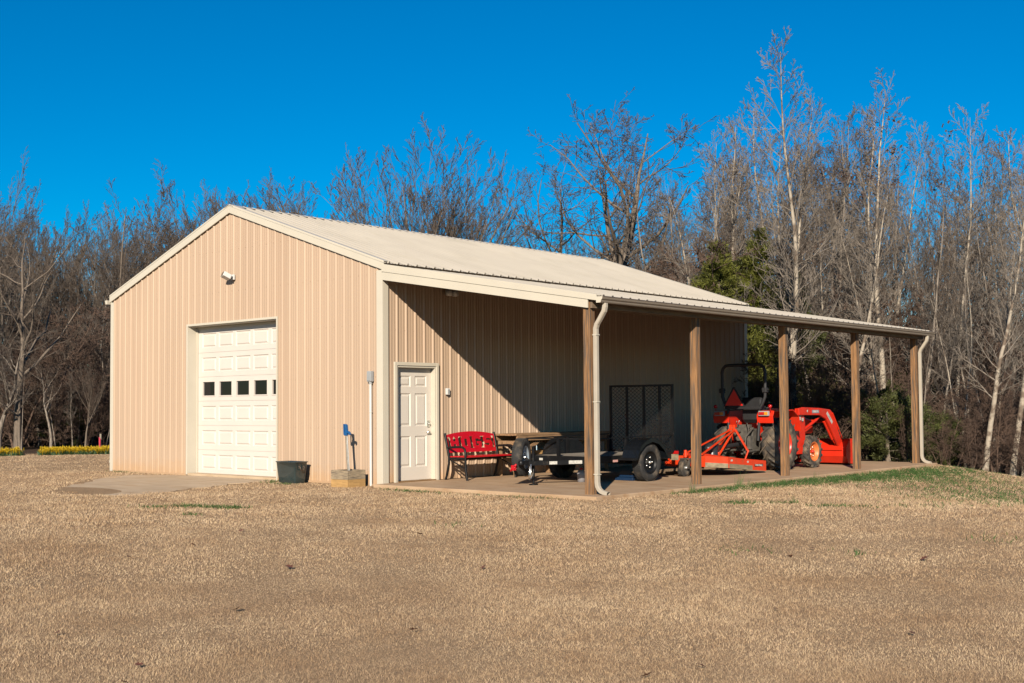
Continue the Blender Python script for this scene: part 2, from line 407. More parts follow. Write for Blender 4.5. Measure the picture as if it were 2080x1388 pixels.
b.build('ridge_cap', ridgem, barn)

# rake trim, corner trim, eave trim
def rake(yf, yb, name):
    for s_ in (1,-1):
        xe = .085 if s_ > 0 else -WD-.06
        z0, z1 = HR+.032, HR+.032-slope*abs(xe+HW)
        w = .17
        b = MB(); b.prism([(-HW,z0),(xe,z1),(xe,z1-w),(-HW,z0-w*1.03)], yb-yf, 'y', yf)
        b.build(name, trim, barn, bevel=.005)
        b = MB(); b.prism([(-HW,z0+.004),(xe,z1+.004),(xe,z1-.008),(-HW,z0-.008)], .11, 'y', yf+.003 if yf < 1 else yb-.113)
        b.build(name+'_flange', trim, barn)
rake(-.055, -.03, 'rake_trim'); rake(LEN+.03, LEN+.055, 'rake_trim')
b = MB(); b.box(-.125,.036,-.034,-.006,-.045,3.80); b.box(.008,.036,-.006,.11,-.02,3.80)
b.build('corner_trim', trim, barn, bevel=.004)
b = MB(); b.box(-WD-.036,-WD+.085,-.034,-.006,-.045,3.80); b.box(-WD-.036,-WD-.01,-.006,.11,-.02,3.8)
b.build('corner_trim', trim, barn, bevel=.004)
b = MB(); b.box(.006,.034,LEN-.11,LEN+.03,-.02,3.7); b.build('corner_trim', trim, barn, bevel=.004)
# base trim
b = MB(); b.box(-WD+.086,GX0-.047,-.026,-.004,-.05,-.012); b.build('base_trim', siding, barn)
b = MB(); b.box(GX1+.032,-.126,-.026,-.004,-.05,-.012); b.build('base_trim', siding, barn)

# lean-to
LX, ZL0, ZLE = 4.88, 3.88, 3.008
ls = (ZL0-ZLE)/LX
pts = rib_profile(-.03, 12.5, .30); m = MB(); nrm = Vector((ls,0,1)).normalized()
for (ya, da), (yb, db) in zip(pts[:-1], pts[1:]):
    m.add([Vector((.01,ya,ZL0))+nrm*da, Vector((.01,yb,ZL0))+nrm*db, Vector((LX,yb,ZLE))+nrm*db, Vector((LX,ya,ZLE))+nrm*da], [(0,1,2,3)])
o = m.build('lean_to_roof', roofm, barn); s_ = o.modifiers.new('thickness','SOLIDIFY'); s_.thickness = .004; s_.offset = 1
m = MB(); m.add([(.012,-.02,ZL0-.012),(.012,12.48,ZL0-.012),(LX-.03,12.48,ZLE-.007),(LX-.03,-.02,ZLE-.007)], [(0,1,2,3)])  # dark sheet added below the cream roof to deepen the shade in the lean-to
m.build('added_shade_sheet', mat('dark_shade_sheet', (.045,.035,.028), .85, var=.2), barn)
# front fascia: upper metal piece and lower board
def fz(x, top): return top-ls*1.08*x
b = MB(); b.prism([(.04,3.905),(4.835,3.03),(4.835,2.938),(.04,3.765)], .028, 'y', -.062); b.build('front_fascia', trim, barn, bevel=.003)
b = MB(); b.prism([(.05,3.762),(4.66,2.966),(4.66,2.835),(.05,3.615)], .026, 'y', -.050); b.build('front_fascia_board', trim, barn, bevel=.003)
b = MB(); b.prism([(.04,3.83),(4.74,3.01),(4.74,2.99),(.04,3.60)], .03, 'y', 12.46); b.build('back_fascia', trim, barn)
# rafters, purlins, beam
PY = [.0, 2.96, 6.03, 9.10, 12.13]
for y in PY:
    b = MB(); y2 = y+.02
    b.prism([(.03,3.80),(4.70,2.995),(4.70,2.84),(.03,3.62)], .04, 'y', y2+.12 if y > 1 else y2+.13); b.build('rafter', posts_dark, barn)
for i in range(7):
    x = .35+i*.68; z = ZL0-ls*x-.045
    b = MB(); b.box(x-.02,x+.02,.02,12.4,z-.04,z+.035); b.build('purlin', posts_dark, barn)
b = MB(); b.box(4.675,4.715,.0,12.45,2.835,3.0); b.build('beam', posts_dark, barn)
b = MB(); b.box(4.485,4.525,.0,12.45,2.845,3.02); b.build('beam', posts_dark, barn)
b = MB(); b.box(4.717,4.83,.0,12.45,2.955,2.972); b.build('eave_board', underside, barn)
for i, y in enumerate(PY):
    b = MB(); zb = -.35
    r_ = random.Random(i); dx = r_.uniform(-.006,.006)
    # slightly split and uneven timber
    n = 14; vs = []; k = 4
    for j in range(n+1):
        z = zb+(2.97-zb)*j/n
        for (cx, cy) in ((4.53,y),(4.66,y),(4.66,y+.13),(4.53,y+.13)):
            vs.append((cx+dx*(1-j/n)+r_.uniform(-.0015,.0015), cy+r_.uniform(-.0015,.0015), z))
    fs = [(j*4+a, j*4+(a+1)%4, (j+1)*4+(a+1)%4, (j+1)*4+a) for j in range(n) for a in range(4)]+[(n*4,n*4+1,n*4+2,n*4+3)]
    b.add(vs, fs); b.build('post', postw, barn, bevel=.007)
# gutter, K profile, open at the top
gp = [(4.845,2.995),(4.845,2.90),(4.925,2.90),(4.935,2.915),(4.938,2.935),(4.958,2.955),(4.965,2.985),(4.975,2.992),(4.965,3.0),(4.958,2.995),(4.950,2.962),(4.93,2.942),(4.925,2.92),(4.92,2.906),(4.852,2.906),(4.852,2.995)]
b = MB(); b.prism(gp, 12.62, 'y', -.07); b.build('gutter', gutterm, barn)
b = MB(); b.prism([(4.845,2.995),(4.845,2.90),(4.925,2.90),(4.938,2.935),(4.958,2.955),(4.965,2.992)], .004, 'y', -.075); b.build('gutter_end_cap', trim, barn)
b = MB(); b.prism([(-WD-.125,3.86),(-WD-.125,3.77),(-WD-.20,3.77),(-WD-.235,3.86)], LEN+.14, 'y', -.07); b.build('gutter', trim, barn)
def downspout(path, name='downspout', w=.085, h=.065):
    m = MB(); path = [Vector(p) for p in path]
    rings = []
    for i, p in enumerate(path):
        t = ((path[min(i+1,len(path)-1)]-p).normalized()+(p-path[max(i-1,0)]).normalized()).normalized()
        n1 = Vector((0,1,0)); n2 = t.cross(n1).normalized(); rings.append([p+n1*a*w/2+n2*c*h/2 for a,c in ((-1,-.7),(-.6,-1),(.6,-1),(1,-.7),(1,.7),(.6,1),(-.6,1),(-1,.7))])
    vs = [v for r in rings for v in r]; k = 8
    m.add(vs, [(i*k+j, i*k+(j+1)%k, (i+1)*k+(j+1)%k, (i+1)*k+j) for i in range(len(rings)-1) for j in range(k)])
    o = m.build(name, spoutm, barn); s_ = o.modifiers.new('t','SOLIDIFY'); s_.thickness = .002
    return o
def dspath(y, z0=.0):
    p = [(4.90,y,2.90),(4.90,y,2.84),(4.885,y,2.78),(4.80,y,2.66),(4.745,y,2.585),(4.722,y,2.52),(4.722,y,2.46)]
    p += [(4.722,y,z) for z in (2.0,1.2,.5)]+[(4.722,y,z0+.16),(4.732,y,z0+.10),(4.760,y,z0+.052),(4.80,y,z0+.022),(4.85,y,z0+.005),(4.93,y,z0-.01)]
    return p
downspout(dspath(.075, .025)); downspout(dspath(12.22, .02))
for z in (2.42, .30, 1.4):
    m = MB(); m.box(4.683,4.764,.03,.12,z,z+.012); m.build('downspout_band', trim, barn)
m = MB(); path = [(-WD-.18,.10,3.77),(-WD-.17,.10,3.68),(-WD-.08,.10,3.55),(-WD-.075,.10,3.4),(-WD-.075,.10,1.5),(-WD-.075,.10,.30),(-WD-.10,.10,.22),(-WD-.22,.10,.15)]
downspout(path)

# garage opening: jambs, header, door
b = MB(); b.box(GX0-.045,GX0,-.036,-.002,-.028,GH+.045); b.box(GX1,GX1+.03,-.036,-.002,-.05,GH+.045); b.box(GX0,GX1,-.036,-.002,GH,GH+.045)
b.build('garage_door_trim', trim, barn, bevel=.003)
b = MB(); b.box(GX0-.02,GX0+.004,-.002,.30,-.028,GH); b.box(GX1-.004,GX1+.02,-.002,.30,-.028,GH); b.box(GX0+.004,GX1-.004,-.002,.30,GH-.012,GH+.01)
b.build('garage_jamb', trim, barn)
b = MB(); b.box(GX0+.004,GX0+.03,.185,.225,-.026,GH-.013); b.box(GX0+.031,GX1-.031,.185,.225,GH-.052,GH-.013); b.box(GX1-.03,GX1-.004,.185,.225,-.026,GH-.013)
b.build('garage_door_stop', trim, barn, bevel=.003)
b = MB(); SH = 3.07/6; px = [GX0+.16+i*.597 for i in range(5)]; pw = .50
def panel_sheet(m, x0, x1, y, z0, z1, rects, depth, raised, axis='x', face=1):
    """flat sheet with embossed rectangles; rects (a0,a1,b0,b1)"""
    A = sorted({x0, x1, *[r[0] for r in rects], *[r[1] for r in rects]}); B = sorted({z0, z1, *[r[2] for r in rects], *[r[3] for r in rects]})
    P3 = (lambda a,c,d: (a, y+face*d, c)) if axis == 'x' else (lambda a,c,d: (y-face*d, a, c))
    for i in range(len(A)-1):
        for j in range(len(B)-1):
            am, bm_ = (A[i]+A[i+1])/2, (B[j]+B[j+1])/2
            if not any(r[0] < am < r[1] and r[2] < bm_ < r[3] for r in rects):
                m.add([P3(A[i],B[j],0),P3(A[i+1],B[j],0),P3(A[i+1],B[j+1],0),P3(A[i],B[j+1],0)], [(0,1,2,3)])
    for (a0,a1,c0,c1) in rects:
        rings = [(0,0),(.014,depth),(.030,depth),(.055,raised)]
        prev = None
        for (ins, d) in rings:
            cur = [P3(a0+ins,c0+ins,d),P3(a1-ins,c0+ins,d),P3(a1-ins,c1-ins,d),P3(a0+ins,c1-ins,d)]
            if prev: m.add(prev+cur, [(k,(k+1)%4,(k+1)%4+4,k+4) for k in range(4)])
            prev = cur
        m.add(prev, [(0,1,2,3)])
gd = None
for sidx in range(6):
    z0 = -.02+sidx*SH; z1 = z0+SH-.006; m = MB()
    win = sidx == 3
    if not win:
        rects = [(x, x+pw, z0+.10, z1-.10) for x in px]
        panel_sheet(m, GX0+.004, GX1-.004, .225, z0, z1, rects, .020, .004)
    else:
        rects = [(x+.035, x+pw-.035, z0+.115, z1-.105) for x in px]
        A = sorted({GX0+.004, GX1-.004, *[r[0] for r in rects], *[r[1] for r in rects]}); B = [z0, z0+.115, z1-.105, z1]
        for i in range(len(A)-1):
            for j in range(3):
                am = (A[i]+A[i+1])/2
                if not (j == 1 and any(r[0] < am < r[1] for r in rects)):
                    m.add([(A[i],.225,B[j]),(A[i+1],.225,B[j]),(A[i+1],.225,B[j+1]),(A[i],.225,B[j+1])], [(0,1,2,3)])
    m.add([(GX0+.004,.225,z1),(GX1-.004,.225,z1),(GX1-.004,.245,z1),(GX0+.004,.245,z1)], [(0,1,2,3)])
    m.add([(GX0+.004,.233,z1-.001),(GX1-.004,.233,z1-.001),(GX1-.004,.233,z1+.008),(GX0+.004,.233,z1+.008)], [(0,1,2,3)])
    o = m.build('garage_door_section', doorm, barn)
    if win:
        for r in rects:
            w = MB(); a0,a1,c0,c1 = r
            for (p,q,s1,s2) in ((a0-.022,a1+.022,c0-.022,c0),(a0-.022,a1+.022,c1,c1+.022),(a0-.022,a0,c0,c1),(a1,a1+.022,c0,c1)):
                w.box(p,q,.216,.26,s1,s2)
            fr = w.build('window_frame', doorm, o, bevel=.003)
            w = MB(); w.box(a0,a1,.252,.256,c0,c1); w.build('window_pane', glass, o)
b = MB(); b.box(GX0+.031,GX1-.031,.215,.24,-.028,-.019); b.build('door_seal', blackmatte, barn)

# side door
b = MB()
b.box(.022,.062,DY0-.07,DY0-.006,0,DH+.055); b.box(.022,.062,DY1+.006,DY1+.07,0,DH+.055); b.box(.022,.0615,DY0-.006,DY1+.006,DH-.008,DH+.055)
b.build('door_trim', trim, barn, bevel=.006)
b = MB(); b.box(-.14,.045,DY0-.004,DY0+.022,0,DH-.008); b.box(-.14,.045,DY1-.022,DY1+.004,0,DH-.008); b.box(-.14,.0445,DY0+.022,DY1-.022,DH-.04,DH-.008)
b.build('door_jamb', trim, barn, bevel=.002)
sd = MB(); y0, y1, z0, z1 = DY0+.024, DY1-.024, .022, DH-.042; wdt = y1-y0
c1, c2 = (y0+.115, y0+wdt/2-.055), (y0+wdt/2+.055, y1-.115)
rects = [(a, c_, p, q) for (a, c_) in (c1, c2) for (p, q) in ((z0+.235,z0+.80),(z0+.98,z0+1.58),(z0+1.70,z0+1.90))]
panel_sheet(sd, y0, y1, -.065, z0, z1, rects, .016, .003, axis='y')
sd.box(-.13,-.09,y0,y1,z0,z1)
dr = sd.build('door', sdoor, barn)
b = MB(); b.box(-.064,-.045,y1-.105,y1-.045,.98,1.11); b.lathe([(.0,.03),(.018,.03),(.022,.0)], (-.05,y1-.075,1.045), 'x', 14); b.build('deadbolt', chrome, dr, bevel=.006)
b = MB(); b.lathe([(.0,-.012),(.032,-.012),(.032,.006),(.012,.01),(.012,.045),(.0,.045)], (-.052,y1-.072,.885), 'x', 16)
b.tube([(-.01,y1-.072,.885),(-.008,y1-.12,.885),(-.012,y1-.17,.882)], .009, 8); b.build('lever_handle', chrome, dr)
b = MB(); b.box(-.13,.075,DY0+.022,DY1-.022,.0,.018); b.build('threshold', mat('bronze_threshold',(.30,.17,.07),.4,metal=.6), barn)

# floodlights, conduit, switch
fl = empty('floodlight', (-4.44,-.02,4.02)); tag(fl, 'white security floodlight high on the gable above the garage door', 'floodlight')
b = MB(); b.box(-.05,.05,-.045,.0,-.06,.05); b.build('mounting_box', white, fl, bevel=.01)
b = MB(); b.tube([(0,-.04,0),(0,-.09,-.01)], .022, 8); b.build('bracket', white, fl)
b = MB(); b.m = Matrix.Translation((-.02,-.17,.015)) @ Matrix.Rotation(math.radians(-28), 4, 'X') @ Matrix.Rotation(math.radians(-18), 4, 'Z')
b.prism([(-.09,-.05),(.09,-.05),(.07,.055),(-.07,.055)], .17, 'y', -.085); hd = b.build('lamp_head', white, fl, bevel=.012)
b = MB(); b.m = Matrix.Translation((-.02,-.17,.015)) @ Matrix.Rotation(math.radians(-28), 4, 'X') @ Matrix.Rotation(math.radians(-18), 4, 'Z')
b.box(-.066,.066,-.089,-.085,-.042,.042); b.build('lens', glass, hd)
f2 = empty('floodlight', (.06,1.60,3.50)); tag(f2, 'small twin head light under the lean-to roof above the side door', 'floodlight')
b = MB(); b.box(-.02,.03,-.05,.05,-.05,.05); b.build('mounting_box', white, f2, bevel=.006)
b = MB(); b.lathe([(.02,0),(.055,.02),(.06,.11),(.0,.112)], (.04,-.07,-.02), 'x', 16); b.build('lamp_head', white, f2)
b = MB(); b.lathe([(.02,0),(.055,.02),(.06,.11),(.0,.112)], (.04,.08,-.02), 'x', 16); b.build('lamp_head', white, f2)
cp = empty('conduit_riser', (-.265,-.05,0)); tag(cp, 'white plastic conduit pipe with grey box rising up the gable corner', 'conduit')
b = MB(); b.tube([(.004,0,-.15),(.0,0,.9),(-.003,0,1.82)], .024, 12); b.build('pipe', pvc, cp)
b = MB(); b.tube([(.0,0,1.26),(.0,0,1.275)], .030, 12); b.build('clamp', pvc, cp)
b = MB(); b.box(-.055,.055,-.045,.03,1.81,2.0); b.tube([(0,0,1.77),(0,0,1.815)], .033, 12); b.build('junction_box', greybox, cp, bevel=.008)
b = MB(); b.box(-.048,.048,-.052,-.046,1.83,1.985); b.build('box_lid', greybox, cp, bevel=.003)
sw = MB(); sw.box(.02,.075,1.56,1.63,1.58,1.70); o = sw.build('outdoor_switch', white, None, bevel=.006); tag(o, 'small white outdoor switch box on the wall right of the side door', 'switch box')
sw = MB(); sw.box(.0755,.079,1.573,1.617,1.60,1.68); sw.build('cover_plate', greybox, o)

# ------------------------------------------------------------------ text helper
def text_obj(body, size, m, parent, loc, rot, name='lettering', ext=.0008, sx=1):
    cu = bpy.data.curves.new(name, 'FONT'); cu.body = body; cu.size = size; cu.extrude = ext; cu.align_x = 'CENTER'; cu.align_y = 'CENTER'; cu.offset = size*.015
    t = bpy.data.objects.new(name, cu); COL.objects.link(t)
    me = bpy.data.meshes.new_from_object(t.evaluated_get(bpy.context.evaluated_depsgraph_get()))
    bpy.data.objects.remove(t); bpy.data.curves.remove(cu)
    me.materials.clear()
    o = link(name, me, m, parent); o.location = loc; o.rotation_euler = rot; o.scale = (sx,1,1); return o

# ------------------------------------------------------------------ red bench with HOGS back
bn = empty('bench', (0,0,0)); tag(bn, 'red and black metal bench with HOGS cut out lettering against the side wall', 'bench')
BY0, BY1 = 1.43, 2.77
def bench_side(y):
    m = MB(); m.tube([(.15,y,0),(.19,y,.12),(.235,y,.30),(.235,y,.42),(.20,y,.58),(.13,y,.86)], .023, 8); m.build('rear_leg', blackm, bn)
    m = MB(); m.tube([(.70,y,0),(.665,y,.2),(.655,y,.40),(.66,y,.50),(.635,y,.575),(.585,y,.605),(.50,y,.612),(.36,y,.605),(.26,y,.60),(.20,y,.59)], .022, 8); m.build('arm_and_front_leg', blackm, bn)
    m = MB(); m.bar((.22,y,.40),(.66,y,.40),.02,.034); m.bar((.25,y,.38),(.64,y,.22),.014,.02); m.build('side_rail', blackm, bn)
bench_side(BY0); bench_side(BY1)
for i, x in enumerate((.27,.36,.45,.54,.63)):
    m = MB(); m.box(x-.036,x+.036,BY0+.015,BY1-.015,.415+(.006 if i in (1,2,3) else .002),.437+(.006 if i in (1,2,3) else .002)); m.build('seat_slat', redm, bn, bevel=.005)
m = MB(); m.bar((.45,BY0,.385),(.45,BY1,.385),.03,.03); m.build('cross_rail', blackm, bn)
# back sheet: frame, arched head and block letters, leaning back
bk = MB()
def bp(y, z, d=0):        # point in the plane of the back
    t = (z-.42)/(.86-.42); return (.232-.095*t+d, y, z)
def strip(m, a, b_, w, d):
    """flat strip between back-plane points a,b (y,z)"""
    (ya,za),(yb,zb) = a,b_; L_ = math.hypot(yb-ya,zb-za); ny_, nz_ = -(zb-za)/L_*w/2, (yb-ya)/L_*w/2
    q = [(ya+ny_,za+nz_),(yb+ny_,zb+nz_),(yb-ny_,zb-nz_),(ya-ny_,za-nz_)]
    v = [bp(y,z,-d) for y,z in q]+[bp(y,z,d) for y,z in q]
    m.add(v, [(0,1,2,3),(7,6,5,4),(0,4,5,1),(1,5,6,2),(2,6,7,3),(3,7,4,0)])
ya, yb = BY0+.02, BY1-.02; n = 16
for i in range(n):                                          # arched head
    f = lambda t: (ya+(yb-ya)*t, .825+.062*math.sin(math.pi*t)**.8 if 0 < t < 1 else .825)
    a, c = f(i/n), f((i+1)/n)
    q = [(a[0],.79),(c[0],.79),(c[0],c[1]),(a[0],a[1])]
    v = [bp(y,z,-.004) for y,z in q]+[bp(y,z,.004) for y,z in q]
    bk.add(v, [(0,1,2,3),(7,6,5,4),(0,4,5,1),(1,5,6,2),(2,6,7,3),(3,7,4,0)])
strip(bk, (ya,.535), (yb,.535), .075, .0046)
strip(bk, (ya+.012,.57), (ya+.012,.80), .024, .0042); strip(bk, (yb-.012,.57), (yb-.012,.80), .024, .0042)
lw = .232; d_ = .0043
def L(k, segs):
    global d_
    y0_ = ya+.078+k*(lw+.072)
    for (a, c, w) in segs:
        d_ += .00017
        strip(bk, (y0_+a[0]*lw, .572+a[1]*.22), (y0_+c[0]*lw, .572+c[1]*.22), w, d_)
L(0, [((.2,0),(.2,1),.07),((.8,0),(.8,1),.07),((.1,.5),(.9,.5),.055),((0,.04),(.42,.04),.03),((.58,.04),(1,.04),.03),((0,.97),(.42,.97),.03),((.58,.97),(1,.97),.03)])
L(1, [((.16,.08),(.16,.92),.08),((.84,.08),(.84,.92),.08),((.08,.93),(.92,.93),.06),((.08,.07),(.92,.07),.06)])
L(2, [((.16,.08),(.16,.92),.08),((.08,.93),(.92,.93),.06),((.08,.07),(.92,.07),.06),((.86,.05),(.86,.46),.066),((.52,.46),(1,.46),.045),((.86,.72),(.86,.95),.05)])
L(3, [((.08,.93),(.94,.93),.06),((.16,.55),(.16,.95),.075),((.1,.52),(.92,.50),.062),((.85,.07),(.85,.5),.075),((.06,.07),(.92,.07),.06),((.13,.05),(.13,.28),.05),((.88,.75),(.88,.95),.05)])
bk.build('backrest', redm, bn)

# ------------------------------------------------------------------ workbench
wb = empty('workbench', (0,0,0)); tag(wb, 'long rough lumber workbench against the side wall behind the trailer', 'workbench')
m = MB()
for i, x in enumerate((.12,.27,.42,.57)): m.box(x-.07,x+.07,2.86,6.0,.785+.002*(i%2),.822+.002*(i%2))
m.build('tabletop', benchw, wb, bevel=.004)
m = MB(); m.box(.60,.638,2.90,5.95,.69,.783); m.build('apron', benchw, wb, bevel=.003)
m = MB(); m.box(.055,.093,2.90,5.95,.69,.783); m.build('apron', benchw, wb, bevel=.003)
for y in (2.95, 4.4, 5.85):
    for x0 in (.50,.10):
        m = MB(); m.box(x0,x0+.09,y-.02,y+.018,0,.688); m.build('leg', benchw, wb, bevel=.003)
    m = MB(); m.box(.095,.598,y+.02,y+.055,.60,.685); m.build('cross_brace', benchw, wb, bevel=.003)
m = MB()
for x in (.14,.30,.46): m.box(x-.07,x+.07,2.975,5.82,.36,.395)
m.build('lower_shelf', benchw, wb, bevel=.003)
for a_, c_ in (((.56,3.05,.36),(.56,3.6,.68)),((.56,4.5,.66),(.56,5.1,.36))):
    m = MB(); m.bar(a_, c_, .036, .085); m.build('diagonal_brace', benchw, wb, bevel=.003)
lm = MB(); lm.box(.15,.35,3.3,5.2,.40,.44); lm.box(.18,.36,3.2,4.9,.442,.48)
tag(lm.build('lumber_stack', boxw_new, None, bevel=.003), 'short stack of pine boards lying on the workbench shelf', 'lumber')
lm = MB(); lm.box(-.045,.045,-.02,.02,0,.62); o = lm.build('plank', benchw, None, bevel=.003); o.location = (.72,3.02,0); o.rotation_euler = (math.radians(-6),math.radians(-9),.3)
tag(o, 'short plank leaning on the near end of the workbench', 'plank')

# ------------------------------------------------------------------ wheels
def wheel(parent, c, R, rim, width, lugs, mt, rm, name='wheel', face=1, dish=.3, bolts=True, hubm=None, nb=5, lugh=.022):
    """wheel on an x axle, face=+1 looks to +x; wheel > tyre, rim"""
    g = empty(name, c, 0, parent); w = width/2
    m = MB(); m.lathe([(rim,-w*.75),(rim+.02,-w*.9),((R+rim)/2,-w),(R-.03,-w*.94),(R-.006,-w*.72),(R,-w*.3),(R,w*.3),(R-.006,w*.72),(R-.03,w*.94),((R+rim)/2,w),(rim+.02,w*.9),(rim,w*.75)], (0,0,0), 'x', 40)
    if lugs:
        for i in range(lugs):
            for s_ in (1,-1):
                a0 = 2*math.pi*(i+(.5 if s_ > 0 else 0))/lugs; n_ = 5; vs = []
                for q in range(n_):
                    t = q/(n_-1); x = s_*w*(.02+.98*t); a = a0+.30*t*(18/lugs); rr_ = R+lugh*(1-.25*t); hw_ = .022/R*(18/lugs)**.3
                    rb = R-.012-(.03 if q == n_-1 else 0)
                    for (aa, r_) in ((a-hw_,rb),(a-hw_*.7,rr_),(a+hw_*.7,rr_),(a+hw_,rb)): vs.append((x, r_*math.cos(aa), r_*math.sin(aa)))
                m.add(vs, [(q*4+j, q*4+j+1, q*4+j+5, q*4+j+4) for q in range(n_-1) for j in range(3)]+[(0,1,2,3),tuple((n_-1)*4+j for j in (3,2,1,0))])
    else:
        k = 64
        for i in range(k):
            for j, xx in enumerate((-.62,-.22,.18,.58)):
                a = 2*math.pi*(i+.5*(j%2))/k; h = .022
                vs = []
                for (x, aa, r_) in [(x,aa,r_) for x in (xx*w-.012+.0, xx*w+.03*w/.1*.8) for (aa,r_) in ((a-h,R-.008),(a-h*.8,R+.005),(a+h*.8,R+.005),(a+h,R-.008))]:
                    vs.append((x, r_*math.cos(aa), r_*math.sin(aa)))
                m.add(vs, [(0,1,5,4),(1,2,6,5),(2,3,7,6),(0,3,2,1),(4,5,6,7)])
    m.build('tyre', mt, g)
    m = MB(); f = face
    m.lathe([(rim+.012,f*w*.80),(rim+.004,f*w*.86),(rim-.008,f*w*.80),(rim-.02,f*w*.45),(rim-.025,f*w*(dish+.12)),(rim*.72,f*w*dish),(rim*.5,f*w*(dish+.14)),(rim*.3,f*w*(dish+.10)),(rim*.28,f*w*(dish+.02)),(0,f*w*(dish+.02))], (0,0,0), 'x', 32)
    m.lathe([(rim+.004,-f*w*.8),(rim-.02,-f*w*.4),(rim-.03,f*w*dish)], (0,0,0), 'x', 32)
    r = m.build('rim', rm, g)
    if bolts:
        m = MB()
        for i in range(nb):
            a = 2*math.pi*i/nb; m.lathe([(.011,0),(.011,.022),(0,.022)], (f*w*(dish+.13)-(.0 if f > 0 else .022), rim*.45*math.cos(a), rim*.45*math.sin(a)), 'x', 8)
        m.build('wheel_nuts', chrome, g)
    m = MB(); m.lathe([(.032,0),(.03,f*.05),(.018,f*.062),(0,f*.062)], (f*w*(dish+.02),0,0), 'x', 16); m.build('hub', hubm or chrome, g)
    return g

# ------------------------------------------------------------------ utility trailer
tr = empty('utility_trailer', (0,0,0)); tag(tr, 'black single axle utility trailer with wooden deck and tall mesh ramp gate', 'trailer')
TX0, TX1, TY0, TY1, TZ = 1.70, 3.20, 1.93, 4.39, .43
m = MB()
for i in range(8):
    x = TX0+.04+i*.178; m.box(x,x+.170,TY0+.03,TY1-.03,TZ+.0,TZ+.036)
m.build('deck', deckw, tr, bevel=.003)
m = MB(); m.box(TX0,TX1,TY0-.02,TY0+.025,TZ-.07,TZ+.045); m.box(TX0,TX1,TY1-.025,TY1+.02,TZ-.07,TZ+.045)
m.box(TX0-.005,TX0+.035,TY0+.025,TY1-.025,TZ-.072,TZ+.043); m.box(TX1-.035,TX1+.005,TY0+.025,TY1-.025,TZ-.072,TZ+.043)
for y in (2.5,3.1,3.7): m.box(TX0+.036,TX1-.036,y,y+.04,TZ-.06,TZ-.004)
m.build('frame', blackm, tr, bevel=.003)
ZR = .775
for (a, c) in (((TX0,TY0,ZR),(TX1,TY0,ZR)),((TX0,TY0+.03,ZR),(TX0,TY1,ZR+.03)),((TX1,TY0+.03,ZR),(TX1,TY1,ZR+.03))):
    m = MB(); m.bar(a, c, .045, .022); m.build('top_rail', blackm, tr, bevel=.003)
for (x, y) in ((TX0,TY0),(TX1,TY0),(TX0,TY1),(TX1,TY1),(TX0,3.1),(TX1,2.9),(2.45,TY0)):
    m = MB(); m.box(x-.028,x+.028,y-.024,y+.024,TZ+.044 if 0 < 1 else 0,ZR-.012+(.02 if y > 3 else 0)); m.build('stake_post', blackm, tr)
# tongue
for s_ in (-1,1):
    m = MB(); m.bar((2.45+s_*.62,TY0-.015,.385),(2.45+s_*.045,1.06,.375),.05,.075); m.build('tongue_beam', blackm, tr, bevel=.003)
m = MB(); m.prism([(2.39,1.13),(2.51,1.13),(2.49,.93),(2.41,.93)], .09, 'z', .34); m.lathe([(.0,.05),(.035,.045),(.05,.02),(.05,-.03),(.03,-.035)], (2.45,.92,.385), 'z', 16)
m.build('coupler', blackm, tr, bevel=.006)
m = MB(); m.lathe([(.027,0),(.027,.56),(.0,.56)], (2.45,1.24,.10), 'z', 14); m.lathe([(.036,0),(.036,.10)], (2.45,1.24,.36), 'z', 14); m.lathe([(.0,0),(.08,0),(.08,.012),(.02,.02)], (2.45,1.24,.005), 'z', 20)
m.lathe([(.019,0),(.019,.1)], (2.45,1.24,.01), 'z', 12)
m.build('jack', blackm, tr)
m = MB(); m.tube([(2.45,1.24,.66),(2.52,1.22,.675),(2.56,1.20,.675)], .008, 8); m.tube([(2.56,1.20,.675),(2.565,1.197,.60)], .013, 8); m.build('jack_crank', chrome, tr)
m = MB(); m.tube([(2.36,.90,.36),(2.34,.86,.33),(2.30,.84,.28),(2.27,.86,.25),(2.27,.90,.27)], .018, 8); m.box(2.29,2.36,.84,.90,.26,.35); m.build('coupler_lock', redm, tr, bevel=.004)
m = MB()
for s_, x in ((0,2.49),(1,2.56)):
    p = [Vector((x,1.1-.1*s_,.36))+Vector((.03*math.sin(t*1.3),-.05*math.sin(t)+.05*s_,-.26*math.sin(math.pi*t/6))) for t in np.linspace(0,5,12)]
    m.tube(p, .007, 6)
m.build('safety_chain', chrome, tr)
for (y, l, z) in ((1.42,.14,.38),(1.75,.24,.385)):
    t = (TY0-.015-y)/(TY0-.015-1.06); x = 2.45+(.62-(.62-.045)*t); dx, dy = (.575), (.855); Ln = math.hypot(dx,dy); dx, dy = dx/Ln, dy/Ln
    m = MB(); c = Vector((x,y,z))+Vector((dy,-dx,0))*.0268; a = c-Vector((dx,dy,0))*l/2; b2 = c+Vector((dx,dy,0))*l/2; m.bar(a, b2, .002, .052 if l < .2 else .058)
    m.build('sticker', sticker, tr)
m = MB(); m.box(2.02,2.10,TY0-.0225,TY0-.0205,.39,.43); m.build('sticker', sticker, tr)
# spare on a bracket
sp = wheel(tr, (2.20,1.22,.47), .325, .19, .19, 0, rubber, mat('grey_blue_steel_rim',(.42,.50,.58),.35,metal=.3,var=.1), 'spare_wheel', 1, .35)
sp.rotation_euler = (0,0,math.radians(24))
m = MB(); m.bar((2.32,1.33,.39),(2.24,1.25,.47),.04,.04); m.build('spare_bracket', blackm, tr)
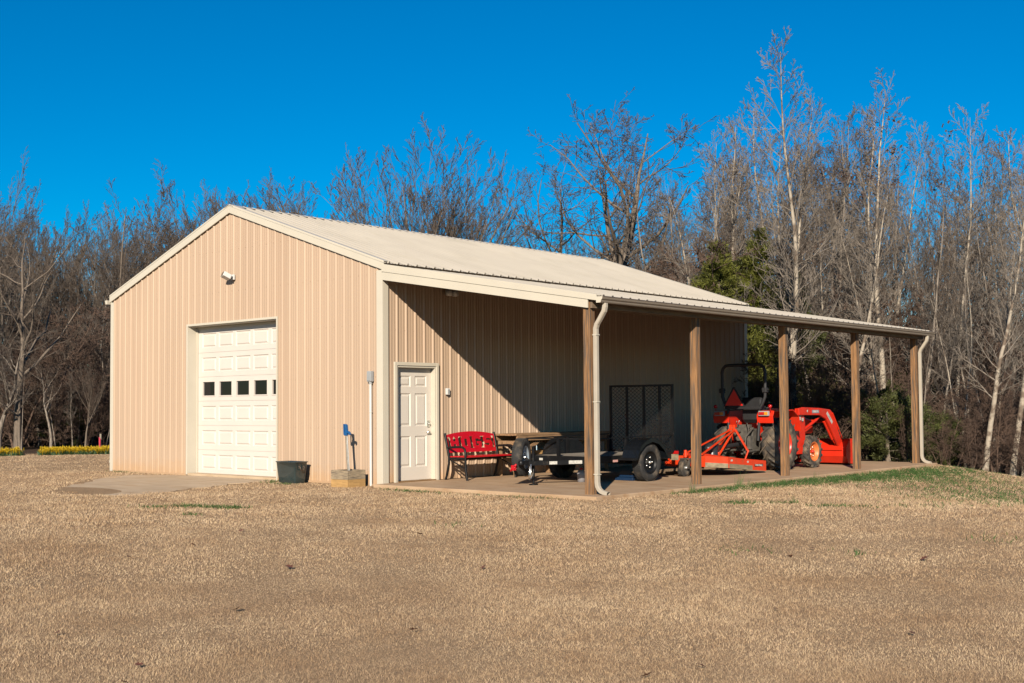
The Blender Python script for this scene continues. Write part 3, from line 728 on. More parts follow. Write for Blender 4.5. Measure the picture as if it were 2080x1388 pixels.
# axle and wheels
WY = 3.22
m = MB(); m.tube([(1.72,WY,.33),(3.25,WY,.33)], .035, 12); m.bar((TX1-.02,WY-.35,.34),(TX1-.02,WY+.35,.34),.05,.03); m.bar((TX0+.02,WY-.35,.34),(TX0+.02,WY+.35,.34),.05,.03); m.build('axle', blackm, tr)
wheel(tr, (3.42,WY,.335), .335, .20, .205, 0, rubber, blackm, 'wheel', 1, .30, hubm=chrome)
wheel(tr, (1.48,WY,.335), .335, .20, .205, 0, rubber, blackm, 'wheel', -1, .30, hubm=chrome)
for (xa, xb) in ((TX1+.008,3.56),(1.36,TX0-.008)):
    m = MB(); n = 12; R1 = .43
    prof = [(WY-.47,.40),(WY-.40,.56)]+[(WY-.40+.80*t, .60+.17*math.sin(math.pi*t)) for t in (.06,.15,.3,.45,.6,.75,.87,.96)]+[(WY+.42,.56),(WY+.47,.40)]
    q = prof+[(y_*1.0+(.012 if y_ < WY else -.012), z_-.012) for y_, z_ in reversed(prof)]
    for (p, r_) in zip(prof[:-1], prof[1:]): m.bar((xa+(xb-xa)/2,p[0],p[1]), (xa+(xb-xa)/2,r_[0],r_[1]), abs(xb-xa), .006)
    m.prism([(p[0],p[1]) for p in prof]+[(WY+.46,.40),(WY+.38,.53),(WY+.2,.655),(WY,.70),(WY-.2,.655),(WY-.38,.53),(WY-.46,.40)], .004, 'x', xb-.004 if xb > 3 else xa)
    m.prism([(p[0],p[1]) for p in prof]+[(WY,.41)], .004, 'x', xa if xb > 3 else xb-.004)
    m.build('fender', mat('glossy_black_fender',(.008,.010,.013),.25,spec=.35,var=.2,coat=.15), tr)
    m = MB(); m.box(min(xa,xb),max(xa,xb),WY-.60,WY-.47,.39,.43); m.build('fender_step', blackm, tr, bevel=.003)
m = MB(); m.box(3.19,3.30,TY1+.0,TY1+.05,.44,.50); m.build('tail_light', redlens, tr, bevel=.006)
m = MB(); m.box(3.17,3.36,TY1-.06,TY1-.052,.33,.44); m.build('number_plate', wornskid, tr, bevel=.003)
m = MB(); m.box(TX0+.03,TX1-.03,TY1-.16,TY1-.12,.31,.36); m.build('rear_bumper', blackm, tr)
m = MB(); m.box(3.225,3.229,2.48,2.62,.36,.40); m.build('reflector', mat('pink_reflector',(.8,.45,.40),.3,var=.1), tr)
# ramp gate: frame + expanded mesh
m = MB(); gy = TY1+.045
m.box(TX0+.01,TX1-.01,gy-.02,gy+.02,1.71,1.75); m.box(TX0+.01,TX1-.01,gy-.02,gy+.02,.46,.50)
for x in (TX0+.01,2.10,2.50,2.86,TX1-.05): m.box(x,x+.04,gy-.019,gy+.019,.50,1.71)
gate = m.build('ramp_gate', blackm, tr)
m = MB(); rows = 34; cols = 30
x0_, x1_ = TX0+.05, TX1-.05
for r_ in range(rows):
    for c_ in range(cols):
        xa = x0_+(x1_-x0_)*c_/cols; xb = x0_+(x1_-x0_)*(c_+1)/cols; za = .50+1.21*r_/rows; zb = .50+1.21*(r_+1)/rows
        if (r_+c_)%2: xa, xb = xb, xa
        d = .0055
        m.add([(xa,gy,za-d),(xb,gy,zb-d),(xb,gy,zb+d),(xa,gy,za+d)], [(0,1,2,3)])
m.build('gate_mesh', mat('mesh_steel',(.03,.025,.02),.6,spec=.2,var=.2), gate)

m = MB(); m.box(1.95,2.35,2.75,2.95,0,.06); m.box(2.0,2.32,2.78,2.92,.06,.10); o = m.build('blue_case', blueitem, None, bevel=.01); o.location = (.85,.35,0)
tag(o, 'small blue plastic case on the slab under the trailer', 'case')
m = MB(); m.lathe([(0,0),(.07,0),(.075,.16),(.06,.2),(.03,.22),(0,.22)], (2.62,2.35,0), 'z', 18); o = m.build('oil_jug', mat('grey_plastic_jug',(.35,.34,.36),.4,var=.1), None)
tag(o, 'small grey jug with a red cap standing under the trailer deck', 'jug')
m = MB(); m.lathe([(.03,.22),(.03,.25),(0,.25)], (2.62,2.35,0), 'z', 12); m.build('cap', redm, o)

# ------------------------------------------------------------------ tractor
CX = 3.04
tk = empty('tractor', (0,0,0)); tag(tk, 'small orange tractor with front loader and roll bar parked nose away', 'tractor')
RY, FY = 7.73, 9.13
wheel(tk, (CX+.545,RY,.54), .52, .28, .31, 18, rubberd, orange, 'rear_wheel', 1, .1, hubm=orange, lugh=.03)
wheel(tk, (CX-.545,RY,.54), .52, .28, .31, 18, rubberd, orange, 'rear_wheel', -1, .1, hubm=orange, lugh=.03)
wheel(tk, (CX+.52,FY,.345), .33, .20, .21, 16, rubberd, rimor, 'front_wheel', 1, .1, hubm=orange, lugh=.02)
wheel(tk, (CX-.52,FY,.345), .33, .20, .21, 16, rubberd, rimor, 'front_wheel', -1, .1, hubm=orange, lugh=.02)
m = MB(); m.box(CX-.16,CX+.16,7.35,9.5,.32,.72); m.tube([(CX-.40,RY,.54),(CX+.40,RY,.54)], .10, 14); m.tube([(CX-.42,FY,.345),(CX+.42,FY,.345)], .05, 12); m.box(CX-.20,CX+.20,7.25,7.75,.40,.86)
m.build('chassis', dirt_steel, tk, bevel=.02)
m = MB(); m.prism([(8.42,.72),(9.75,.72),(9.80,.80),(9.72,1.02),(9.2,1.12),(8.42,1.16)], .52, 'x', CX-.26); hood = m.build('hood', orange, tk, bevel=.05, seg=3)
m = MB(); m.box(CX-.20,CX+.20,9.79,9.81,.78,.98); m.build('grille', blackmatte, hood)
for s_ in (1,-1):
    m = MB(); xa, xb = (CX+.33,CX+.70) if s_ > 0 else (CX-.70,CX-.33)
    prof = [(7.22,.98),(7.20,1.12),(7.26,1.22),(8.05,1.24),(8.3,1.10),(8.38,.80)]
    for p, q in zip(prof[:-1], prof[1:]): m.bar(((xa+xb)/2,p[0],p[1]),((xa+xb)/2,q[0],q[1]), xb-xa, .018)
    xi = xa if s_ > 0 else xb-.014
    m.prism(prof+[(8.1,.5),(7.4,.5)], .014, 'x', xi)
    m.build('rear_fender', orange, tk, bevel=.004)
    m = MB(); x = CX+s_*.52; m.box(x-.115,x+.115,7.13,7.19,1.125,1.225); lm_ = m.build('tail_light_housing', greybox, tk, bevel=.008)
    m = MB(); m.box(x-.10,x+.02,7.118,7.13,1.145,1.205); m.build('red_lens', redlens, lm_, bevel=.004)
    m = MB(); m.box(x+.022,x+.098,7.118,7.13,1.145,1.205); m.build('amber_lens', amber, lm_, bevel=.004)
    m = MB(); m.lathe([(0,-.025),(.036,-.025),(.038,.015),(.02,.025)], (CX+s_*.64,7.2,1.32), 'y', 18); m.tube([(CX+s_*.64,7.2,1.27),(CX+s_*.64,7.22,1.2)], .01, 6); m.build('round_signal_lamp', redlens, tk)
m = MB(); pr = [(CX-.34,7.22,.62),(CX-.36,7.24,1.0),(CX-.37,7.25,1.28),(CX-.44,7.25,1.38),(CX-.50,7.25,1.52),(CX-.505,7.25,1.70),(CX-.505,7.25,2.03),(CX-.48,7.25,2.11),(CX-.42,7.25,2.165),(CX-.35,7.25,2.175)]
pr += [(2*CX-p[0],p[1],p[2]) for p in reversed(pr)]
m.tube(pr, .033, 12); m.build('roll_bar', blackmatte, tk)
for s_ in (1,-1):
    m = MB(); m.box(CX+s_*.505-.05,CX+s_*.505+.05,7.2,7.3,1.60,1.70); m.tube([(CX+s_*.505-.075,7.25,1.66),(CX+s_*.505+.075,7.25,1.66)], .016, 8); m.build('roll_bar_hinge', blackmatte, tk, bevel=.01)
m = MB(); m.box(CX-.42,CX+.42,7.19,7.25,1.265,1.32); m.build('rear_crossbar', blackmatte, tk, bevel=.006)
tri = [(2.645,1.34),(3.065,1.34),(2.855,1.675)]
m = MB(); m.prism([(tri[0][0]-.045,1.322),(tri[1][0]+.045,1.322),(2.875,1.725),(2.835,1.725)], .004, 'y', 7.178); m.build('triangle_backing', blackmatte, tk)
m = MB(); m.prism(tri, .003, 'y', 7.1735); m.build('warning_triangle', redtri, tk)
m = MB(); m.prism([(7.45,.98),(7.95,.98),(7.98,1.06),(7.55,1.10),(7.50,1.46),(7.42,1.52),(7.36,1.46),(7.38,1.05)], .46, 'x', CX-.12); m.build('seat', blackmatte, tk, bevel=.035, seg=3)
m = MB(); m.tube([(CX,8.25,1.05),(CX,8.12,1.32)], .02, 8); ring = [(CX+.17*math.cos(a),8.10+.17*math.sin(a)*.55,1.34+.17*math.sin(a)*.4) for a in np.linspace(0,2*math.pi,20)]; m.tube(ring, .013, 6); m.build('steering_wheel', blackmatte, tk)
m = MB(); m.box(CX-.45,CX+.45,7.95,8.42,.46,.50); m.build('foot_platform', blackmatte, tk)
# three point hitch clutter
m = MB(); m.box(CX-.16,CX+.16,7.10,7.30,.62,.88); m.box(CX-.09,CX+.2,7.12,7.22,.88,.95)
m.tube([(CX-.22,7.2,.86),(CX+.22,7.2,.86)], .03, 10); m.tube([(CX+.02,7.1,.55),(CX+.02,7.25,.55)], .05, 12)
m.tube([(CX+.24,7.2,.88),(CX+.27,6.85,.70),(CX+.28,6.8,.45)], .018, 8); m.tube([(CX-.24,7.2,.88),(CX-.27,6.85,.70),(CX-.28,6.8,.45)], .018, 8)
m.tube([(CX+.25,7.4,.42),(CX+.30,6.75,.40)], .026, 8); m.tube([(CX-.25,7.4,.42),(CX-.30,6.75,.40)], .026, 8)
m.tube([(CX,7.15,.80),(CX+.03,6.70,.82)], .022, 8); m.box(CX+.22,CX+.30,6.98,7.08,.45,.72)
m.tube([(CX+.10,7.16,.93),(CX+.22,7.0,.98),(CX+.26,6.98,.86),(CX+.20,7.05,.62)], .011, 6)
m.build('three_point_hitch', dirt_steel, tk, bevel=.004)
m = MB(); m.tube([(CX-.02,7.0,1.02),(CX-.02,6.98,.97),(CX+.02,6.97,.96),(CX+.04,6.98,1.0),(CX+.05,6.99,1.04)], .008, 6); m.build('hitch_pin', chrome, tk)
# loader
for s_ in (1,-1):
    x = CX+s_*.47
    m = MB(); m.prism([(8.44,.30),(8.80,.30),(8.92,.44),(8.93,.95),(8.86,1.24),(8.60,1.27),(8.56,.95),(8.46,.55)], .07, 'x', x-.035); m.bar((x,8.6,.42),(CX+s_*.15,8.6,.42),.12,.10); m.build('loader_tower', orange, tk, bevel=.01)
    m = MB(); m.prism([(8.56,1.13),(8.55,1.27),(8.75,1.295),(9.5,1.275),(9.98,1.24),(10.08,1.18),(10.56,.46),(10.54,.36),(10.44,.35),(9.80,1.03),(9.5,1.12)], .055, 'x', x-.0275+s_*.066); m.build('loader_arm', orange, tk, bevel=.01)
    m = MB(); m.tube([(x+s_*.0,8.82,.78),(x+s_*.0,9.50,1.02)], .032, 10); m.tube([(x,9.4,.985),(x,9.72,1.10)], .018, 8); m.build('lift_cylinder', orange, tk)
    m = MB(); m.tube([(x+s_*.005,9.84,.98),(x+s_*.005,10.22,.58)], .03, 10); m.tube([(x,10.2,.6),(x,10.42,.44)], .016, 8); m.build('curl_cylinder', orange, tk)
    m = MB(); m.tube([(x+s_*.10,10.06,1.16),(x+s_*.10,10.36,.80)], .02, 8); m.tube([(x+s_*.10,10.36,.8),(x+s_*.10,10.58,.53)], .009, 6); m.build('level_rod', orange, tk)
m = MB(); m.tube([(CX-.5,10.12,.98),(CX+.5,10.12,.98)], .035, 10); m.build('loader_cross_tube', orange, tk)
xr = CX+.47+.066+.0275
ra = (math.pi/2, 0, math.pi/2)
m = MB(); m.box(xr+.0005,xr+.002,9.13,9.45,1.165,1.235); m.build('decal', mat('grey_decal',(.30,.28,.32),.4,var=0), tk)
text_obj('KUBOTA', .062, white, tk, (xr+.003,9.29,1.20), ra)
m = MB(); m.m = Matrix.Translation((xr+.001,9.94,1.06)) @ Matrix.Rotation(math.radians(-42),4,'X'); m.box(-.0007,.0007,-.17,.17,-.038,.038); m.build('decal', sticker, tk)
lt = text_obj('LA344', .05, mat('decal_grey_text',(.2,.2,.2),.5,var=0), tk, (xr+.0025,9.94,1.06), (0,0,0))
lt.rotation_euler = (Matrix.Rotation(math.radians(-42),3,'X') @ Matrix.Rotation(math.pi/2,3,'Z') @ Matrix.Rotation(math.pi/2,3,'X')).to_euler()
m = MB(); m.box(xr-.028,xr-.0255,8.62,8.72,1.12,1.2); m.box(xr-.028,xr-.0255,8.60,8.68,1.02,1.09); m.box(xr-.028,xr-.0255,8.72,8.80,1.0,1.07); m.build('decal', sticker, tk)
m = MB(); m.lathe([(0,.0015),(.028,.0015),(.028,0)], (xr+.0005,8.93,1.21), 'x', 16); m.build('decal', sticker, tk)
m = MB()
for k in range(3): m.tube([(CX+.40,8.5,1.15+.03*k),(CX+.36,8.42,1.05),(CX+.38,8.40,.8),(CX+.34,8.46,.5+.03*k)], .011, 6)
m.build('hydraulic_hose', blackmatte, tk)
m = MB(); m.prism([(FY-.12,.60),(FY+.10,.60),(FY+.08,.66),(FY-.06,.69)], .34, 'x', CX+.12); m.build('front_axle_guard', orange, tk, bevel=.01)
# bucket
bx0, bx1 = CX-.70, CX+.72
pf = [(10.98,.56),(10.60,.575),(10.42,.42),(10.40,.20),(10.50,.05),(10.95,.012)]
m = MB()
for p, q in zip(pf[1:-1], pf[2:]): m.bar(((bx0+bx1)/2,p[0],p[1]),((bx0+bx1)/2,q[0],q[1]), bx1-bx0-.02, .012)
m.bar(((bx0+bx1)/2,10.62,.575),((bx0+bx1)/2,10.74,.575), bx1-bx0-.02, .02)
m.build('bucket_shell', orange, tk)
for x in (bx0, bx1-.012):
    m = MB(); m.prism([(10.62,.578),(10.42,.43),(10.40,.20),(10.50,.04),(11.0,.008),(10.88,.56)], .012, 'x', x); m.build('bucket_side', orange, tk, bevel=.002)
m = MB(); m.box(bx0,bx1,10.93,11.03,.0,.02); m.build('bucket_edge', steel, tk)
m = MB(); m.bar(((bx0+bx1)/2,10.40,.33),((bx0+bx1)/2,10.40,.43), bx1-bx0-.2, .05); m.build('bucket_back_brace', orange, tk)

# ------------------------------------------------------------------ rotary mower behind the tractor
mw = empty('rotary_mower', (0,0,0)); tag(mw, 'orange rotary cutter deck with tail wheel hitched behind the tractor', 'mower')
MX = 3.08
def dz(y): return .19-.115*(y-4.9)/1.85*1.3          # rear carried high by the tail wheel, front low on its skids
def deck_ring(h, ins=0):
    P2 = [(MX+.72-ins,6.78-ins),(MX+.72-ins,5.35),(MX+.45,4.98+ins),(MX-.45,4.98+ins),(MX-.72+ins,5.35),(MX-.72+ins,6.78-ins)]
    return [(x,y,dz(y)+h) for x,y in P2]
m = MB(); lo, hi = deck_ring(0), deck_ring(.20); n = 6
m.add(hi+[(v[0],v[1],v[2]-.006) for v in deck_ring(.20)], [tuple(range(6)), tuple(reversed(range(6,12)))])
for i in range(6):
    a, b_, c, d = lo[i], lo[(i+1)%6], hi[(i+1)%6], hi[i]
    if i != 5: m.add([a,b_,c,d], [(0,1,2,3)])
o = m.build('deck', orange2, mw); s_ = o.modifiers.new('t','SOLIDIFY'); s_.thickness = .006; s_.offset = 0
m = MB(); x = MX+.726; m.add([(x,4.9+.5,dz(5.4)-.002),(x,6.25,dz(6.25)-.002),(x,6.25,dz(6.25)+.085),(x,5.4,dz(5.4)+.085)], [(0,1,2,3)])
m.add([(MX+.455,4.976,dz(4.98)),(MX+.726,5.35,dz(5.35)-.002),(MX+.726,5.35,dz(5.35)+.085),(MX+.455,4.976,dz(4.98)+.085)], [(0,1,2,3)])
o = m.build('skid_shoe', wornskid, mw); s_ = o.modifiers.new('t','SOLIDIFY'); s_.thickness = .006
for (a, c) in (((MX+.30,6.70,.33),(MX+.36,6.60,.42)),):
    pass
def om(segs, name, w=.05, h=.02, mt=orange2):
    m = MB()
    for a, c in segs: m.bar(a, c, w, h)
    return m.build(name, mt, mw, bevel=.003)
om([((MX+.07,6.72,.86),(MX+.36,6.72,.42)),((MX+.36,6.72,.44),(MX+.30,6.66,.22)),((MX+.036,6.72,.80),(MX+.04,6.72,.95))], 'a_frame', .055, .022)
om([((MX-.07,6.72,.86),(MX-.36,6.72,.42)),((MX-.36,6.72,.44),(MX-.30,6.66,.22)),((MX-.036,6.72,.80),(MX-.04,6.72,.95))], 'a_frame', .055, .022)
om([((MX+.05,6.70,.84),(MX+.20,5.25,.40))], 'rear_brace', .045, .02); om([((MX-.05,6.70,.84),(MX-.20,5.25,.40))], 'rear_brace', .045, .02)
om([((MX+.05,6.68,.82),(MX+.12,6.0,.36))], 'rear_brace', .04, .02)
om([((MX+.17,5.3,.40),(MX+.17,6.6,.26))], 'deck_rib', .05, .05); om([((MX-.17,5.3,.40),(MX-.17,6.6,.26))], 'deck_rib', .05, .05)
m = MB(); m.lathe([(0,-.20),(.05,-.20),(.055,-.13),(.10,-.12),(.115,.02),(.10,.14),(.05,.16),(0,.16)], (MX,5.95,.50), 'y', 20); m.lathe([(.12,-.2),(.11,.0),(.07,.06)], (MX,5.95,.50), 'z', 20); m.build('gearbox', mat('dark_gearbox',(.05,.055,.06),.35,metal=.3,var=.3,vscale=10), mw)
m = MB(); m.tube([(MX,6.1,.50),(MX-.01,7.1,.55)], .045, 14); m.build('driveline_shield', blackmatte, mw)
m = MB(); m.tube([(MX+.04,5.3,.33),(MX+.09,4.86,.42)], .045, 12); m.tube([(MX+.09,4.86,.36),(MX+.09,4.86,.50)], .032, 12); m.bar((MX-.02,5.0,.30),(MX-.02,5.3,.30),.3,.04); m.build('tail_wheel_boom', orange2, mw)
m = MB(); m.bar((MX-.01,4.86,.335),(MX+.19,4.86,.335),.10,.02); m.bar((MX+.01-.015,4.86,.335),(MX+.01-.015,4.80,.15),.015,.06); m.bar((MX+.185,4.86,.335),(MX+.185,4.80,.15),.015,.06); m.build('tail_wheel_fork', dirt_steel, mw)
wheel(mw, (MX+.09,4.80,.165), .165, .075, .10, 0, rubberd, dirt_steel, 'tail_wheel', 1, .4, bolts=False, hubm=steel)
m = MB(); m.box(MX+.722,MX+.7245,6.33,6.66,dz(6.5)+.075,dz(6.5)+.125); m.build('decal', mat('dark_decal',(.05,.02,.015),.4,var=0), mw)
text_obj('LAND PRIDE', .045, white, mw, (MX+.7262,6.495,dz(6.5)+.10), (math.pi/2+.0, math.radians(4.6)*1, math.pi/2), sx=1.1)
for (y, w_) in ((5.45,.07),(6.05,.06)):
    m = MB(); m.box(MX+.722,MX+.7243,y,y+w_,dz(y)+.13,dz(y)+.165); m.build('decal', sticker, mw)

# ------------------------------------------------------------------ tub, planter box, hydrant
tb = empty('tub', (-2.20,-.30,0)); tag(tb, 'dark glossy boxy trough standing on the grass right of the garage door', 'tub')
m = MB(); k = 40; prof = [(.0,.012,0),(.195,.012,0),(.205,.03,0),(.212,.12,0),(.230,.30,0),(.238,.40,0),(.252,.408,0),(.252,.422,0),(.232,.422,0),(.222,.30,0),(.19,.04,0),(0,.03,0)]
vs = []
for (r, z, _) in prof:
    for j in range(k):
        a = 2*math.pi*j/k; cx_, sy_ = math.cos(a), math.sin(a); e = .14
        sx_ = abs(cx_)**e*(1 if cx_ >= 0 else -1); ss = abs(sy_)**e*(1 if sy_ >= 0 else -1)
        vs.append((sx_*(r+.045 if r > 0 else 0), ss*(r-.085 if r > .09 else 0), z-.07))
m.add(vs, [(i*k+j, i*k+(j+1)%k, (i+1)*k+(j+1)%k, (i+1)*k+j) for i in range(len(prof)-1) for j in range(k)], True)
m.build('shell', tubm, tb)
for s_ in (1,-1):
    m = MB(); m.tube([(s_*.275,-.05,.26),(s_*.315,-.05,.25),(s_*.325,-.04,.19),(s_*.315,.03,.19),(s_*.315,.05,.25),(s_*.275,.05,.26)], .012, 8); m.build('handle', mat('dark_handle',(.10,.07,.05),.6), tb)
pb = empty('planter_box', (-.47,-.40,0)); tag(pb, 'square wooden box of weathered boards around the yard hydrant', 'wooden box')
h = .215
for (z0, z1, mt, nm) in ((.085,.245,boxw_old,'upper_board'),(-.15,.083,boxw_new,'lower_board')):
    for (x0,x1,y0,y1) in ((-h,h,-h,-h+.035),(-h,h,h-.035,h),(h-.035,h,-h+.0355,h-.0355),(-h,-h+.035,-h+.0355,h-.0355)):
        m = MB(); m.box(x0,x1,y0,y1,z0,z1); m.build(nm, mt, pb, bevel=.004)
m = MB(); m.box(-h+.036,h-.036,-h+.036,h-.036,-.12,.17); m.build('soil', mat('box_soil',(.10,.075,.05),.95,bump=.8,var=.3,vscale=20), pb)
pb.rotation_euler = (0,0,math.radians(2))
hy = empty('yard_hydrant', (-.47,-.40,.1)); tag(hy, 'leaning yard hydrant with blue handle head rising from the wooden box', 'hydrant')
m = MB(); m.tube([(0,.02,0),(-.04,.02,.3),(-.085,.03,.76)], .020, 10); m.build('standpipe', pipem, hy)
m = MB(); m.tube([(.025,.02,0),(-.01,.02,.3),(-.06,.03,.74)], .007, 6); m.build('pull_rod', steel, hy)
m = MB(); m.m = Matrix.Translation((-.087,.03,.77)) @ Matrix.Rotation(math.radians(-4),4,'Y')
m.prism([(-.035,-.02),(.03,-.02),(.035,.05),(.03,.17),(-.005,.19),(-.012,.17),(.0,.12),(-.01,.05),(-.04,.03)], .05, 'y', -.025)
m.prism([(-.065,.0),(-.042,-.01),(-.037,.16),(-.005,.17),(-.005,.19),(-.06,.192)], .03, 'y', -.015)
m.prism([(.03,.06),(.075,.055),(.105,.03),(.11,-.01),(.085,-.015),(.07,.02),(.03,.02)], .04, 'y', -.02)
m.build('head', bluem, hy, bevel=.006)

# ------------------------------------------------------------------ trees
def polar(bdeg, r):
    """ground point at a bearing (degrees right of the view axis) and a distance from the viewpoint"""
    a = YAW-math.radians(bdeg); return (CAM[0]-math.sin(a)*r, CAM[1]+math.cos(a)*r)
def bear(px): return math.degrees(math.atan((px-1040)/2416.85))

def rotv(d, ang, rng):
    d = d/np.linalg.norm(d); ref = np.array([0,0,1.]) if abs(d[2]) < .9 else np.array([1.,0,0])
    u = np.cross(d, ref); u /= np.linalg.norm(u); v = np.cross(d, u); a = rng.uniform(0, 2*math.pi)
    return d*math.cos(ang)+(u*math.cos(a)+v*math.sin(a))*math.sin(ang)

def grow(seed, Ht, r0, st):
    """bare tree as (trunk polylines, crown polylines)"""
    rng = np.random.default_rng(seed); trunk = []; crown = []
    def branch(p, d, Ln, r, lvl):
        n = (max(5, int(Ln/.7)) if lvl == 0 else 5 if lvl == 1 else 4 if lvl == 2 else 3)
        wob = st['wob'][min(lvl, len(st['wob'])-1)]; tr_ = st['trop'][min(lvl, len(st['trop'])-1)]
        P_ = [np.array(p, float)]; dd = np.array(d, float)
        for i in range(n):
            dd = dd+rng.normal(0, wob, 3)+np.array([0,0,tr_]); dd /= np.linalg.norm(dd)
            P_.append(P_[-1]+dd*Ln/n)
        P_ = np.array(P_); t = np.linspace(0, 1, n+1)
        end = .05 if lvl == 0 else .22
        R_ = np.maximum(r*(1-(1-end)*t**(.9)), st['rmin'])
        if lvl == 0: R_[0] *= 1.3
        (trunk if lvl <= st.get('tl', 1) else crown).append((P_, R_))
        if lvl >= st['levels']: return
        nch = st['nch'][lvl]; nch = max(1, int(nch*rng.uniform(.75, 1.25)))
        lo = st['bole'] if lvl == 0 else .18
        for c in range(nch):
            tt = lo+(1-lo)*((c+rng.uniform(.1,.9))/nch)
            f = tt*n; i = min(int(f), n-1); q = P_[i]+(P_[i+1]-P_[i])*(f-i); dr = P_[i+1]-P_[i]; dr = dr/np.linalg.norm(dr)
            ang = math.radians(rng.normal(st['ang'][lvl], 9)); nd = rotv(dr, ang, rng)
            shp = st['shape'](tt) if lvl == 0 else (1-.55*tt)
            l2 = Ln*st['lf'][lvl]*shp*rng.uniform(.7, 1.25)
            if lvl == 0: l2 = Ht*st['lf'][0]*shp*rng.uniform(.75, 1.2)
            r2 = min(r*(1-(1-end)*tt)*st['rf'][lvl], l2*.03+.004)
            branch(q, nd, l2, max(r2, st['rmin']), lvl+1)
    L0 = Ht*st.get('tf', 1)
    for _ in range(st.get('stems', 1)):
        lean = rng.normal(0, st.get('lean', .05), 2)
        branch((rng.normal(0,.12)*(st.get('stems',1) > 1), rng.normal(0,.12)*(st.get('stems',1) > 1), -.25), np.array([lean[0], lean[1], 1.]), L0+.25, r0, 0)
    return trunk, crown

def tubes(polys, sides):
    groups = {}
    for P_, R_ in polys: groups.setdefault(len(P_), []).append((P_, R_))
    VV = []; FF = []; base = 0
    for n, lst in groups.items():
        P_ = np.array([a for a, _ in lst]); R_ = np.array([b_ for _, b_ in lst]); m_ = len(lst)
        T = np.empty_like(P_); T[:,1:-1] = P_[:,2:]-P_[:,:-2]; T[:,0] = P_[:,1]-P_[:,0]; T[:,-1] = P_[:,-1]-P_[:,-2]
        T /= np.linalg.norm(T, axis=2, keepdims=True)+1e-9
        ref = np.where(np.abs(T[:,:1,2:3]) < .9, np.array([[[0,0,1.]]]), np.array([[[1.,0,0]]]))
        U = np.cross(T, ref); U /= np.linalg.norm(U, axis=2, keepdims=True)+1e-9; Vv = np.cross(T, U)
        A = np.arange(sides)*2*math.pi/sides
        V = P_[:,:,None,:]+R_[:,:,None,None]*(U[:,:,None,:]*np.cos(A)[None,None,:,None]+Vv[:,:,None,:]*np.sin(A)[None,None,:,None])
        VV.append(V.reshape(-1,3))
        idx = base+np.arange(m_*n*sides).reshape(m_, n, sides); nx_ = np.roll(idx, -1, axis=2)
        FF.append(np.stack([idx[:,:-1], nx_[:,:-1], nx_[:,1:], idx[:,1:]], -1).reshape(-1,4)); base += m_*n*sides
    return np.concatenate(VV), np.concatenate(FF)

ST = {
 'slender': dict(levels=3, nch=[32,9,5], bole=.24, ang=[46,42,42], lf=[.145,.45,.50], rf=[.38,.5,.55], tl=0, trop=[.0,.12,.09,.06], wob=[.045,.10,.12,.12], rmin=.0066, shape=lambda t: .45+.9*math.sin(math.pi*min(1,.15+.85*t))**.8*(1.05-.45*t), lean=.035),
 'fan': dict(levels=4, nch=[15,10,8,6], bole=.40, ang=[31,24,30,34], lf=[.60,.46,.40,.48], rf=[.6,.5,.5,.55], trop=[0,.10,.11,.10,.08], wob=[.05,.05,.06,.08,.09], rmin=.006, shape=lambda t: 1.15-.50*t, tf=.55, lean=.05),
 'oak': dict(levels=4, nch=[13,8,6,5], bole=.32, ang=[52,44,44,42], lf=[.40,.50,.48,.58], rf=[.62,.55,.5,.55], trop=[0,.10,.05,.03,.02], wob=[.09,.15,.15,.13,.10], rmin=.0066, shape=lambda t: 1.1-.55*t, tf=.86, lean=.06),
 'twiggy': dict(levels=3, nch=[18,9,8], bole=.08, ang=[50,48,45], lf=[.30,.48,.45], rf=[.45,.5,.55], trop=[0,.05,.03,.0], wob=[.10,.18,.22,.25], rmin=.007, shape=lambda t: 1.1-.5*t, stems=3, lean=.22),
}
VAR = {}
def tree_mesh(key, seed, Ht, r0, style, **kw):
    st = dict(ST[style]); st.update(kw)
    tr_, cr_ = grow(seed, Ht, r0, st)
    V, F = tubes(tr_, 6); a = np_mesh(key+'_trunk', V, [F], True)
    V, F = tubes(cr_, 3); b_ = np_mesh(key+'_crown', V, [F], True)
    VAR[key] = (a, b_, float(V[:,2].max()))
for i in range(4): tree_mesh('slender%d'%i, 10+i, 12, .13, 'slender')
tree_mesh('slender4', 31, 12, .10, 'slender', nch=[36,10,6], bole=.2, lf=[.15,.42,.42]); tree_mesh('slender5', 32, 12, .12, 'slender', bole=.42, ang=[34,40,40])
for i in range(3): tree_mesh('pole%d'%i, 40+i, 10, .075, 'slender', bole=.5, nch=[16,7,5], lf=[.13,.45,.5])
for i in range(4): tree_mesh('fan%d'%i, 50+i, 12, .22, 'fan')
for i in range(3): tree_mesh('oak%d'%i, 70+i, 12, .24, 'oak')
for i in range(4): tree_mesh('twiggy%d'%i, 90+i, 5, .045, 'twiggy')
def mcopy(me, mt, cache={}):
    k = (me.name, mt.name)
    if k not in cache:
        c = me.copy(); c.materials.clear(); c.materials.append(mt); cache[k] = c
    return cache[k]
def place_tree(key, x, y, Ht, bark, tw, label, cat='tree', group=None, rz=None, rng=random, lean=0, wide=1, name='bare_tree'):
    a, b_, h0 = VAR[key]; s_ = Ht/h0
    t = empty(name, (x, y, float(gz(x, y))), rng.uniform(0, 6.28) if rz is None else rz)
    t.scale = (s_*wide, s_*wide, s_)
    t.rotation_euler = (rng.uniform(-.03,.03)+lean, rng.uniform(-.03,.03), t.rotation_euler[2])
    for me, mt, nm in ((a, bark, 'trunk'), (b_, tw, 'crown')):
        o = bpy.data.objects.new(nm, mcopy(me, mt)); COL.objects.link(o); o.parent = t
    return tag(t, label, cat, group)
def height(ytop, r, x, y): return (829-ytop)/2416.85*r*.985+CAM[2]-float(gz(x, y))
